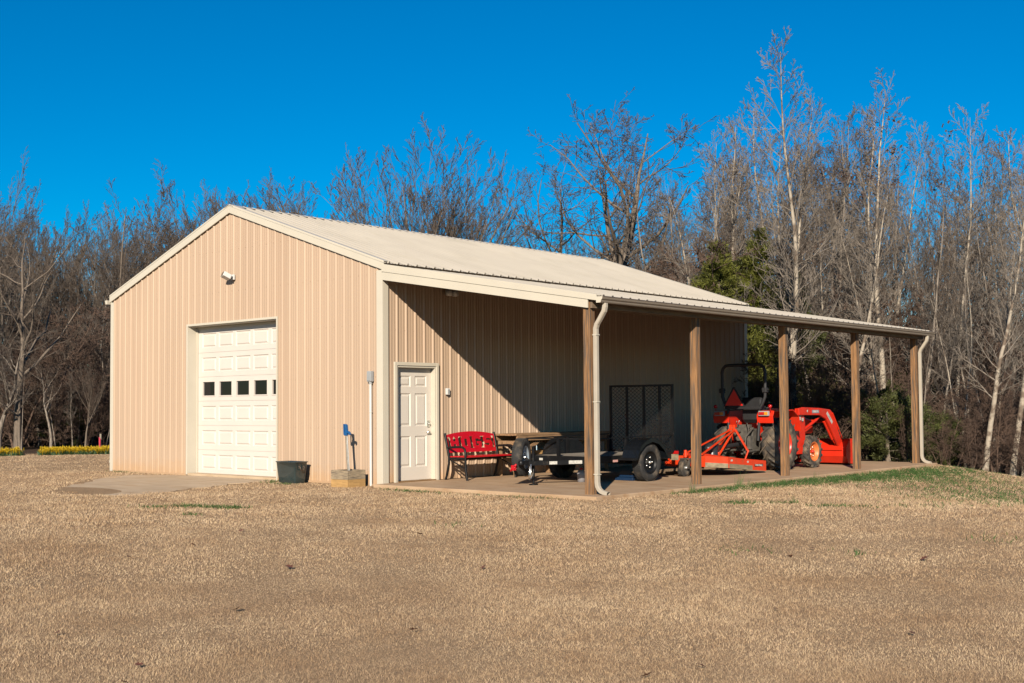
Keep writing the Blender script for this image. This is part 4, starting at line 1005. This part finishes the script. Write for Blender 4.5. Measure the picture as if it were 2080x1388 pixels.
def hero(key, px, r, ytop, bark, tw, label, rz=0, wide=1, **kw):
    x, y = polar(bear(px), r); return place_tree(key, x, y, height(ytop, r, x, y)*.965, bark, tw, label, rz=rz, wide=wide, rng=random.Random(int(px)), **kw)

hero('oak0', 1165, 50, 145, oak, oaktw, 'tallest gnarled bare oak rising behind the middle of the barn roof', 1.0, 1.3)
hero('oak2', 1120, 55, 230, oak, oaktw, 'lower gnarled oak just left of the tallest oak behind the roof', 4.0, 1.1)
hero('oak1', 1285, 53, 180, oak, oaktw, 'spreading bare oak right of the gnarled oak behind the roof', 2.2, 1.2)
hero('fan0', 835, 52, 225, oak, oaktw, 'fan shaped bare tree with many rising limbs above the roof ridge', .5, 1.3)
hero('fan1', 780, 56, 255, oak, oaktw, 'smaller left half of the fan shaped pair above the ridge', 2.5, 1.1)
hero('fan3', 885, 54, 270, oak, oaktw, 'right part of the dense fan shaped clump above the ridge', 5.0, 1.05)
hero('fan2', 985, 54, 290, greyb, greytw, 'narrow grey bare tree between the fan shaped tree and the oaks', 1.3, .8)
hero('fan3', 225, 62, 365, oak, oaktw, 'rounded fan crowned bare tree left of the barn gable', 0, 1.25)
hero('fan0', 262, 66, 400, oak, oaktw, 'second rounded crown just right of the fan crowned tree at left', 3.0, .8)
hero('fan1', 530, 74, 335, oak, oaktw, 'broad crown right of the gable peak behind the roof', 1.2, 1.2)
hero('fan0', 610, 76, 395, oak, oaktw, 'lowest broad crown just above the ridge line near the gable peak', 2.2, 1.4)
hero('fan3', 165, 64, 430, oak, oaktw, 'narrower crown on the left flank of the fan crowned tree', 2.0, 1.0)
hero('fan2', 440, 72, 325, oak, oaktw, 'broad bare crown above the left slope of the roof', 3.5, 1.5)
hero('oak2', 40, 47, 385, oak, oaktw, 'open bare tree with pale crooked trunk at the left edge', 1.6, .9)
hero('slender0', 1612, 33, 75, paleb, paletw, 'tallest pale barked slender tree behind the lean-to', 1.0, 1.05, name='pale_tree')
hero('slender3', 1575, 32.5, 130, paleb, paletw, 'thinner pale tree leaning beside the tallest pale tree', 2.0, .9, name='pale_tree')
hv = hero('slender2', 1792, 36, 120, paleb, paletw, 'tall pale tree carrying dark clumps of dead leaves in its top', 2.8, 1.0, name='pale_tree')
hero('slender5', 1500, 42, 205, paleb, paletw, 'pale bare tree just left of the tallest pale tree', .3, .95, name='pale_tree')
hero('slender1', 1700, 44, 190, greyb, greytw, 'dark stemmed slender tree between the two tallest pale trees', 1.9, .9)
hero('slender4', 1940, 38, 205, paleb, paletw, 'slim pale tree right of the lean-to gutter end', .9, .9, name='pale_tree')
hero('slender3', 1995, 30, 330, paleb, paletw, 'forked pale sapling standing at the lawn edge right of the lean-to', .4, 1.0, name='pale_tree')
hero('slender5', 2052, 31, 240, paleb, paletw, 'pale tree near the right edge leaning over the lawn crest', 2.4, 1.0, name='pale_tree')
# dark clumps of dead leaves in the top of that tree
rn = np.random.default_rng(3); V = []; F = []
for c in range(16):
    ce = np.array([rn.normal(0,.9), rn.normal(0,.9), rn.uniform(7.5,11.2)])
    for _ in range(22):
        p = ce+rn.normal(0,.11,3); a = rn.normal(0,.028,3); b2 = rn.normal(0,.028,3); i = len(V); V += [p-a,p+b2,p+a,p-b2]; F.append((i,i+1,i+2,i+3))
me = np_mesh('dead_leaf_clumps', np.array(V), [np.array(F)]); link('dead_leaf_clumps', me, mat('dark_clinging_leaves', (.07,.04,.03), .8, var=.2), hv)

rng = random.Random(11)
def row(n, p0, p1, r0, r1, y_fn, keys, styles, label, group, spread=1, cat='tree'):
    for i in range(n):
        px = p0+(p1-p0)*(i+rng.uniform(.1,.9))/n; r = rng.uniform(r0, r1); x, y = polar(bear(px), r)
        yt = y_fn(px)+rng.gauss(0, 1)*spread; h_ = max(3, height(yt, r, x, y)); bark, tw = rng.choice(styles)
        place_tree(rng.choice(keys), x, y, h_, bark, tw, label, cat, group, rng=rng, wide=rng.uniform(.8,1.15))
def yr(px): return float(np.interp(px, [1380,1450,1600,1700,1800,1900,2000,2100,2250], [300,290,240,300,250,350,360,320,330]))
def yl(px): return float(np.interp(px, [-150,0,60,110,160,230,330,380,500,620,700], [380,400,450,560,520,450,500,430,400,430,470]))
def yc(px): return float(np.interp(px, [640,700,760,900,960,1050,1200,1400], [520,470,380,380,380,350,330,330]))
SL = ['slender0','slender1','slender2','slender3','slender4','slender5']
A = [(paleb,paletw),(greyb,greytw),(greyb,oaktw)]; Bk = [(greyb,oaktw),(oak,oaktw),(greyb,greytw)]
LB = 'slender bare tree among the dense mixed stand right of and behind the lean-to'; GB = 'slender trees of the dense right hand woods'
row(18, 1400, 2170, 33, 40, lambda p: yr(p)+110, SL, A, LB, GB, 70)
row(24, 1380, 2180, 30.5, 40, lambda p: yr(p)+230, ['pole0','pole1','pole2'], A, LB, GB, 90)
row(34, 1370, 2200, 40, 50, lambda p: yr(p)+30, SL, A, LB, GB, 50)
row(32, 1370, 2230, 50, 64, lambda p: yr(p)+60, SL+['fan1'], Bk, LB, GB, 40)
row(34, 1370, 2260, 64, 90, lambda p: yr(p)+150, SL+['fan2'], Bk, LB, GB, 40)
LC = 'bare tree in the thinner stand seen over the barn roof'; GC = 'background trees over the barn roof'
row(18, 660, 1400, 56, 72, lambda p: yc(p)+70, ['fan1','fan2','slender1','slender5','oak2'], Bk, LC, GC, 40)
row(26, 640, 1400, 72, 95, lambda p: yc(p)+120, ['fan1','fan2','slender1','fan3'], Bk, LC, GC, 30)
row(26, 280, 690, 66, 90, lambda p: yl(p)-15, ['fan0','fan1','fan2','fan3'], Bk, 'bare tree in the row whose tops show over the left roof slope', 'trees over the left roof slope', 20)
LL = 'bare trunked tree standing in the dark woods left of the barn behind the daffodils'; GL = 'woods left of the barn'
row(13, -120, 330, 45, 52, lambda p: yl(p)+210, ['oak0','oak1','oak2','fan1','slender1'], Bk, LL, GL, 50)
row(14, -120, 330, 44, 54, lambda p: yl(p)+260, ['pole0','pole1','pole2'], A[1:], LL, GL, 60)
row(20, -140, 340, 52, 64, lambda p: yl(p)+70, ['oak0','oak2','fan0','fan3','slender2'], Bk, LL, GL, 40)
row(24, -150, 350, 64, 90, lambda p: yl(p)-5, ['fan0','fan1','fan2','oak1'], Bk, LL, GL, 30)

row(26, -560, -120, 46, 80, lambda p: 440, ['oak0','oak1','oak2','fan1','slender1'], Bk, 'bare tree in the woods beyond the far left end of the daffodil bed', 'woods at the far left', 40)
# undergrowth: one thicket of brown stems and twigs nobody could count
def thicket(name, n, p0, p1, r0, r1, h0, h1, label, seed, mt, keys=('twiggy0','twiggy1','twiggy2','twiggy3')):
    rn = np.random.default_rng(seed); src = []
    for k in keys:
        a, b_, h_ = VAR[k]
        for me in (a, b_):
            v = np.empty(len(me.vertices)*3, np.float32); me.vertices.foreach_get('co', v)
            f = np.empty(len(me.loops), np.int32); me.loops.foreach_get('vertex_index', f); src.append((k, v.reshape(-1,3), f.reshape(-1,4), h_))
    VV = []; FF = []; base = 0
    for i in range(n):
        px = rn.uniform(p0, p1); r = math.sqrt(rn.uniform(r0**2, r1**2)); x, y = polar(bear(px), r); hh = rn.uniform(h0, h1); k = keys[rn.integers(len(keys))]
        a = rn.uniform(0, 6.28); c, s_ = math.cos(a), math.sin(a); z = float(gz(x, y))
        for (kk, v, f, h_) in src:
            if kk != k: continue
            sc = hh/h_; w = sc*rn.uniform(.8,1.3)
            q = np.stack([(v[:,0]*c-v[:,1]*s_)*w+x, (v[:,0]*s_+v[:,1]*c)*w+y, v[:,2]*sc+z], 1)
            VV.append(q); FF.append(f+base); base += len(v)
    me = np_mesh(name, np.concatenate(VV), [np.concatenate(FF)], True)
    return tag(link(name, me, mt), label, 'undergrowth', kind='stuff')
thicket('undergrowth', 150, 1380, 2200, 36, 62, 2.5, 6.5, 'brown twiggy undergrowth filling the woods right of the barn', 5, brushm)
thicket('undergrowth', 150, -330, 330, 47, 75, 2.0, 6.0, 'brown twiggy undergrowth filling the woods left of the barn', 6, brushm)
thicket('undergrowth', 60, 1540, 2180, 29.5, 36, .8, 2.8, 'low brown brush along the edge of the right hand lawn', 7, brushm)

# evergreens
def evergreen(seed, Ht, Rb, n, leaf, conic=True):
    rn = np.random.default_rng(seed); trunk = []; 
    trunk.append((np.array([[0,0,-.2],[.02,.01,Ht*.5],[0,.02,Ht*.93]]), np.array([.10,.06,.015])))
    P_ = []; D_ = []
    nb = int(130*Ht/6)
    for b_ in range(nb):
        t = rn.uniform(.04, .98)**.9; z = Ht*t; R_ = Rb*((1-t)**.85*1.15 if conic else math.sin(math.pi*min(1,.12+.88*t))**.7)*rn.uniform(.45,1.3)+.05
        a = rn.uniform(0, 6.28); up = rn.uniform(.15,.75) if conic else rn.uniform(0,.6)
        d = np.array([math.cos(a), math.sin(a), up]); d /= np.linalg.norm(d); e = np.array([0,0,z])+d*R_
        trunk.append((np.array([[0,0,z],(np.array([0,0,z])+e)/2+rn.normal(0,.04,3),e]), np.array([.014,.009,.004])))
        m_ = max(10, int(n/nb*(R_/Rb+.25)))
        tt = rn.uniform(.30, 1.05, m_)**.7; P_.append(np.array([0,0,z])+d*R_*tt[:,None]+rn.normal(0, .05+.05*R_, (m_,3))*np.array([1,1,.9])); D_.append(d+rn.normal(0,.55,(m_,3))+np.array([0,0,.35]))
    P_ = np.concatenate(P_); D_ = np.concatenate(D_); D_ /= np.linalg.norm(D_, axis=1, keepdims=True); m_ = len(P_)
    L_ = leaf*rn.uniform(.6,1.5,(m_,1)); S_ = np.cross(D_, rn.normal(0,1,(m_,3))); S_ /= np.linalg.norm(S_, axis=1, keepdims=True)
    V = np.stack([P_-S_*leaf*.15, P_+S_*leaf*.15, P_+D_*L_], 1).reshape(-1,3)
    V2, F2 = tubes(trunk, 5)
    return np_mesh('evergreen_trunk%d'%seed, V2, [F2], True), np_mesh('evergreen_crown%d'%seed, V, [np.arange(m_*3).reshape(-1,3)])
EV = [evergreen(1, 6.3, 1.45, 100000, .085), evergreen(2, 6.3, 1.35, 90000, .085), evergreen(3, 2.6, 1.2, 16000, .10, False)]
def put_ev(i, px, r, Ht, label, name, mt, group=None, wide=1, rz=0, cat='tree'):
    h0 = (6.3,6.3,2.6)[i]; x, y = polar(bear(px), r); t = empty(name, (x, y, float(gz(x,y))), rz); s_ = Ht/h0; t.scale = (s_*wide, s_*wide, s_)
    for me, m_, nm in ((EV[i][0], oak, 'trunk'), (EV[i][1], mt, 'crown')):
        o = bpy.data.objects.new(nm, mcopy(me, m_)); COL.objects.link(o); o.parent = t
    tag(t, label, cat, group)
def hh(px, r, yt):
    x, y = polar(bear(px), r); return height(yt, r, x, y)
put_ev(0, 1462, 35.5, hh(1462,35.5,492), 'left cedar of the green pair behind the barn corner', 'cedar_tree', cedarleaf, wide=1.2)
put_ev(1, 1548, 36.5, hh(1548,36.5,470), 'right cedar of the green pair behind the barn corner', 'cedar_tree', cedarleaf, wide=1.25, rz=1)
put_ev(0, 1505, 36.5, hh(1505,36.5,530), 'darker cedar half hidden between the green pair', 'cedar_tree', privetleaf, wide=1.2, rz=2)
put_ev(1, 1620, 36, hh(1620,36,560), 'narrow cedar right of the green pair behind the tractor', 'cedar_tree', privetleaf, wide=1.0, rz=2.4)
k = 0
for (px, r, yt, wd) in ((1655,30.5,850,1.0),(1715,31.5,860,.8),(1800,30.5,800,1.0),(1845,31.5,820,1.0),(1910,32.5,850,.9),(1665,36,860,.9),(1700,38,800,.8),(1790,39,780,.8),(1835,40,770,.8),(1905,42,800,.9),(1770,33.5,880,.9),(1640,42,760,.9),(1560,30.5,870,.9)):
    put_ev(2, px, r, hh(px,r,yt), 'dark green evergreen shrub in the understory beyond the lean-to', 'evergreen_shrub', privetleaf, 'evergreen shrubs in the right hand woods', wd, k, 'shrub'); k += 1
for (px, r, yt, wd) in ((20,52,800,1.3),(75,56,810,1.2),(130,50,820,1.3),(175,58,800,1.2),(205,54,840,1.1),(-40,55,800,1.3)):
    put_ev(2, px, r, hh(px,r,yt), 'dark green evergreen shrub under the trees left of the barn', 'evergreen_shrub', privetleaf, 'evergreen shrubs in the left hand woods', wd, k, 'shrub'); k += 1

# ------------------------------------------------------------------ grass blades, weeds, daffodils, leaves
def inpoly(x, y, poly):
    c = np.zeros(x.shape, bool); n = len(poly)
    for i in range(n):
        x1, y1 = poly[i]; x2, y2 = poly[(i+1)%n]
        if y1 == y2: continue
        c ^= ((y1 > y) != (y2 > y)) & (x < (x2-x1)*(y-y1)/(y2-y1)+x1)
    return c
def free(x, y):
    return ~((x > -WD-.03) & (x < 5.02) & (y > -.02) & (y < 12.7)) & ~((x > -.02) & (x < 5.0) & (y > -.31) & (y < 1)) & ~inpoly(x+.20*np.sin(3*x+5*y)+.12*np.sin(11*y-7*x)+.06*np.sin(29*x+17*y), y+.15*np.sin(6*x-4*y), APRON)
def blades(rn, x, y, hgt, wid, lean):
    n = len(x); z = gz(x, y)-.004; a = rn.uniform(0, 6.28, n); s_ = np.stack([np.cos(a), np.sin(a), np.zeros(n)], 1)*wid[:,None]
    P_ = np.stack([x, y, z], 1); tip = P_+np.stack([rn.normal(0, lean, n)*hgt, rn.normal(0, lean, n)*hgt, hgt], 1)
    return np.stack([P_-s_, P_+s_, tip], 1).reshape(-1,3)
rn = np.random.default_rng(8); VV = []
for (r0, r1, dens, hg, wd) in ((4.8,8,13000,.020,.0017),(8,11,8500,.020,.0023),(11,15,4200,.021,.0036),(15,21,2100,.024,.0052),(21,30,900,.024,.007),(30,42,420,.022,.009)):
    half = math.radians(31); area = half*(r1*r1-r0*r0); n = int(area*dens)
    r = np.sqrt(rn.uniform(r0*r0, r1*r1, n)); a = YAW+rn.uniform(-half, half, n)
    x = CAM[0]-np.sin(a)*r; y = CAM[1]+np.cos(a)*r
    ok = free(x, y) & (litter(x, y) < .5); x = x[ok]; y = y[ok]; n = len(x)
    patch = .85+.20*np.sin(x*2.1+1.3*np.sin(y*1.7))*np.sin(y*2.3+x*.6)+.12*np.sin(x*.7+y*.9)
    h_ = hg*np.clip(rn.normal(1,.3,n),.4,1.9)*np.clip(patch,.45,1.3)
    VV.append(blades(rn, x, y, h_, np.full(n, wd)*rn.uniform(.6,1.2,n), .5))
V = np.concatenate(VV)
def blade_mat():
    m = bpy.data.materials.new('dormant_grass_blades'); m.use_nodes = True; n = m.node_tree; N = n.nodes; L = n.links
    b = N['Principled BSDF']; b.inputs['Roughness'].default_value = .75; b.inputs['Specular IOR Level'].default_value = .15
    g = N.new('ShaderNodeNewGeometry'); r = N.new('ShaderNodeValToRGB'); e = r.color_ramp.elements
    e[0].position = 0; e[0].color = (.22,.145,.095,1); e[1].position = 1; e[1].color = (.74,.575,.38,1)
    for p, c in ((.15,(.34,.235,.145)),(.42,(.50,.37,.255)),(.62,(.61,.44,.26)),(.82,(.66,.50,.315))): x = e.new(p); x.color = (*c,1)
    L.new(g.outputs['Random Per Island'], r.inputs[0]); tc = N.new('ShaderNodeTexCoord'); out = r.outputs[0]
    for sc, lo, hi, st, amt in ((.8,.42,.70,(1,1,1),(.72,.655,.60)),(2.6,.45,.72,(1,1,1),(.80,.75,.72)),(.30,.50,.75,(1,1,1),(.90,.88,.88))):
        t = N.new('ShaderNodeTexNoise'); t.inputs['Scale'].default_value = sc; t.inputs['Detail'].default_value = 6; t.inputs['Roughness'].default_value = .65
        L.new(tc.outputs['Object'], t.inputs['Vector']); mr = N.new('ShaderNodeMapRange'); mr.inputs['From Min'].default_value = lo; mr.inputs['From Max'].default_value = hi
        L.new(t.outputs[0], mr.inputs[0]); cm = N.new('ShaderNodeMixRGB'); cm.inputs[1].default_value = (1,1,1,1); cm.inputs[2].default_value = (*amt,1); L.new(mr.outputs[0], cm.inputs[0])
        mu = N.new('ShaderNodeMixRGB'); mu.blend_type = 'MULTIPLY'; mu.inputs[0].default_value = 1; L.new(out, mu.inputs[1]); L.new(cm.outputs[0], mu.inputs[2]); out = mu.outputs[0]
    L.new(out, b.inputs['Base Color']); td = N.new('ShaderNodeBsdfTranslucent'); ms = N.new('ShaderNodeMixShader'); ms.inputs[0].default_value = .22
    L.new(out, td.inputs[0]); L.new(b.outputs[0], ms.inputs[1]); L.new(td.outputs[0], ms.inputs[2]); L.new(ms.outputs[0], N['Material Output'].inputs[0])
    return m
me = np_mesh('lawn_grass', V, [np.arange(len(V)).reshape(-1,3)]); tag(link('lawn_grass', me, blade_mat()), 'short straw coloured dormant grass covering the whole lawn', 'grass', kind='stuff')

rn = np.random.default_rng(21); V = []
def weeds(cx, cy, rx, ry, n, hgt=.045, rot=0):
    x = rn.normal(0, rx, n); y = rn.normal(0, ry, n); c, s_ = math.cos(rot), math.sin(rot); x, y = cx+x*c-y*s_, cy+x*s_+y*c
    ok = free(x, y) & (rn.uniform(0,1,n) < .35+.65*(np.sin(x*9)*np.sin(y*7+x*3) > -.1)); x = x[ok]; y = y[ok]; m_ = len(x)
    V.append(blades(rn, x, y, hgt*rn.uniform(.4,1.4,m_), rn.uniform(.004,.011,m_), .8))
for (x, y, rx, ry, n) in ((5.2,2.4,.10,.5,700),(5.3,4.0,.22,.9,3200),(5.4,6.0,.3,.9,4200),(5.5,8.3,.35,1.2,5200),(5.6,10.5,.45,1.0,4200),(6.2,9.2,.6,1.2,2600),(7.6,7.4,1.0,1.3,2600),(8.6,5.2,.9,1.1,2200),(7.0,8.8,.8,.9,1500),(9.3,3.4,.7,.9,700),
                         (.67,-4.5,.16,.10,330),(1.0,-4.4,.12,.08,200),(1.49,-4.33,.17,.12,420),(2.04,-5.27,.10,.08,60),(.5,-4.9,.2,.1,120),(6.88,.62,.12,.12,220),(7.4,.9,.1,.1,110),(8.4,.7,.25,.15,260),(9.2,1.3,.2,.15,160),(3.2,-.6,.5,.10,90),(1.5,-.6,.35,.10,210),(.9,-.5,.2,.09,90),(-2.9,-.25,.12,.06,160),(-2.2,-.6,.25,.05,150),(-8.6,-.12,.3,.05,160),(4.0,-.5,.3,.08,120),
                         (11.2,-1.6,.2,.15,60),(9.5,-3.6,.2,.15,50),(10.4,-3.2,.15,.1,40),(5.9,-4.2,.15,.1,40)):
    weeds(x, y, rx, ry, n)
weeds(4.6,4.0,.03,.03,0)
V2 = np.concatenate(V); me = np_mesh('weeds', V2, [np.arange(len(V2)).reshape(-1,3)]); tag(link('weeds', me, weedm), 'patches of fresh green weeds and clover in the tan lawn', 'weeds', kind='stuff')
# onion grass tufts near the second post
V = []
for (x, y, n, h_) in ((5.12,3.55,26,.26),(5.1,3.9,12,.16),(5.02,2.2,10,.2),(5.06,6.4,10,.2),(6.9,.7,18,.13),(7.5,1.0,14,.12),(8.9,5.3,20,.12)):
    xx = x+rn.normal(0,.03,n); yy = y+rn.normal(0,.03,n); V.append(blades(rn, xx, yy, h_*rn.uniform(.4,1.2,n), np.full(n,.004), .22))
V2 = np.concatenate(V); me = np_mesh('tall_grass', V2, [np.arange(len(V2)).reshape(-1,3)]); tag(link('tall_grass', me, weedm), 'thin green onion grass tufts beside the slab edge', 'grass', kind='stuff')

# daffodil bed
V = []; Fy = []
for (pa, pb_, n) in ((-60,42,260),(84,232,620)):
    for i in range(n):
        px = rn.uniform(pa, pb_); r = rn.uniform(40.2, 41.6); x, y = polar(bear(px), r); z = float(gz(x, y)); h_ = rn.uniform(.08,.18)
        for _ in range(9):
            p = np.array([x+rn.normal(0,.06), y+rn.normal(0,.06), z]); d = np.array([rn.normal(0,.08), rn.normal(0,.08), h_*rn.uniform(.6,1)]); s_ = np.array([.012,.012*rn.normal(),0]); V += [p-s_, p+s_, p+d]
        for _q in range(2):
            c = np.array([x+rn.normal(0,.05), y+rn.normal(0,.05), z+h_+rn.uniform(-.05,.05)]); 
            for k in range(6):
                a = k*math.pi/3; e = np.array([math.cos(a)*.7, math.cos(a)*-.2+.1, math.sin(a)])*.075; q = np.array([math.cos(a+.6)*.7, 0, math.sin(a+.6)])*.03; Fy += [c, c+q, c+e]
                Fy += [c+np.array([.03,-.05,0])*.6, c-q*.8, c+e*.5]
bed = empty('daffodil_bed', (0,0,0)); tag(bed, 'long bed of yellow daffodils at the foot of the left hand woods', 'flower bed', kind='stuff')
me = np_mesh('daffodil_leaves', np.array(V), [np.arange(len(V)).reshape(-1,3)]); o = link('daffodil_leaves', me, mat('daffodil_green',(.06,.13,.04),.6,per_island=.3,trans=.2), bed)
me = np_mesh('daffodil_blooms', np.array(Fy), [np.arange(len(Fy)).reshape(-1,3)]); o = link('daffodil_blooms', me, daffm, bed)
# survey stake with pink ribbon
x, y = polar(bear(204.5), 43); sk = empty('marker_stake', (x, y, float(gz(x,y)))); tag(sk, 'thin stake with a bright pink ribbon among the left tree trunks', 'stake')
m = MB(); m.box(-.02,.02,-.02,.02,-.1,.6); m.build('stake', paleb, sk); m = MB(); m.add([(-.03,-.03,.5),(.06,-.03,.42),(.05,-.04,.1),(.0,-.05,-.0),(-.04,-.03,.2)], [(0,1,2,3,4)]); m.prism([(-.03,.5),(.05,.42),(.03,.2),(-.03,.22)], .01, 'y', -.045)
m.build('ribbon', mat('pink_ribbon',(.75,.08,.12),.5,var=.1), sk)

# fallen leaves
lf = MB(); n = 9
ring = [(0,-.055),(.025,-.04),(.02,-.015),(.05,-.005),(.028,.012),(.035,.045),(.012,.03),(0,.06),(-.012,.03),(-.035,.045),(-.028,.012),(-.05,-.005),(-.02,-.015),(-.025,-.04)]
vs = [(x, y, .010+6*x*x+1.2*y*y) for x, y in ring]+[(0,0,.006)]; lf.add(vs, [(i,(i+1)%14,14) for i in range(14)])
leaf_me = None
rl = random.Random(4)
for i, (x, y) in enumerate([(4.437,-6.201),(4.937,-7.172),(5.112,-8.012),(7.972,-8.771),(7.723,-10.117),(6.748,-7.317),(9.41,-10.6),(9.068,-10.289),(10.038,-3.783),(11.151,-3.24),(9.997,-3.257),(11.712,-8.013),(11.608,-8.443),(11.145,-6.052),(12.314,-6.297),(9.565,-8.41),(8.1,-6.1),(12.6,-4.3),(6.2,-5.1)]):
    if leaf_me is None: o = lf.build('fallen_leaf', leafbrown); leaf_me = o.data
    else: o = bpy.data.objects.new('fallen_leaf', leaf_me); COL.objects.link(o)
    o.location = (x, y, float(gz(x, y))+.022); o.rotation_euler = (rl.uniform(-.5,.5), rl.uniform(-.5,.5), rl.uniform(0,6.28)); s_ = rl.uniform(.5,.95); o.scale = (s_,s_,s_)
    tag(o, 'curled brown dead leaf lying on the tan lawn', 'leaf', 'fallen brown leaves on the lawn')
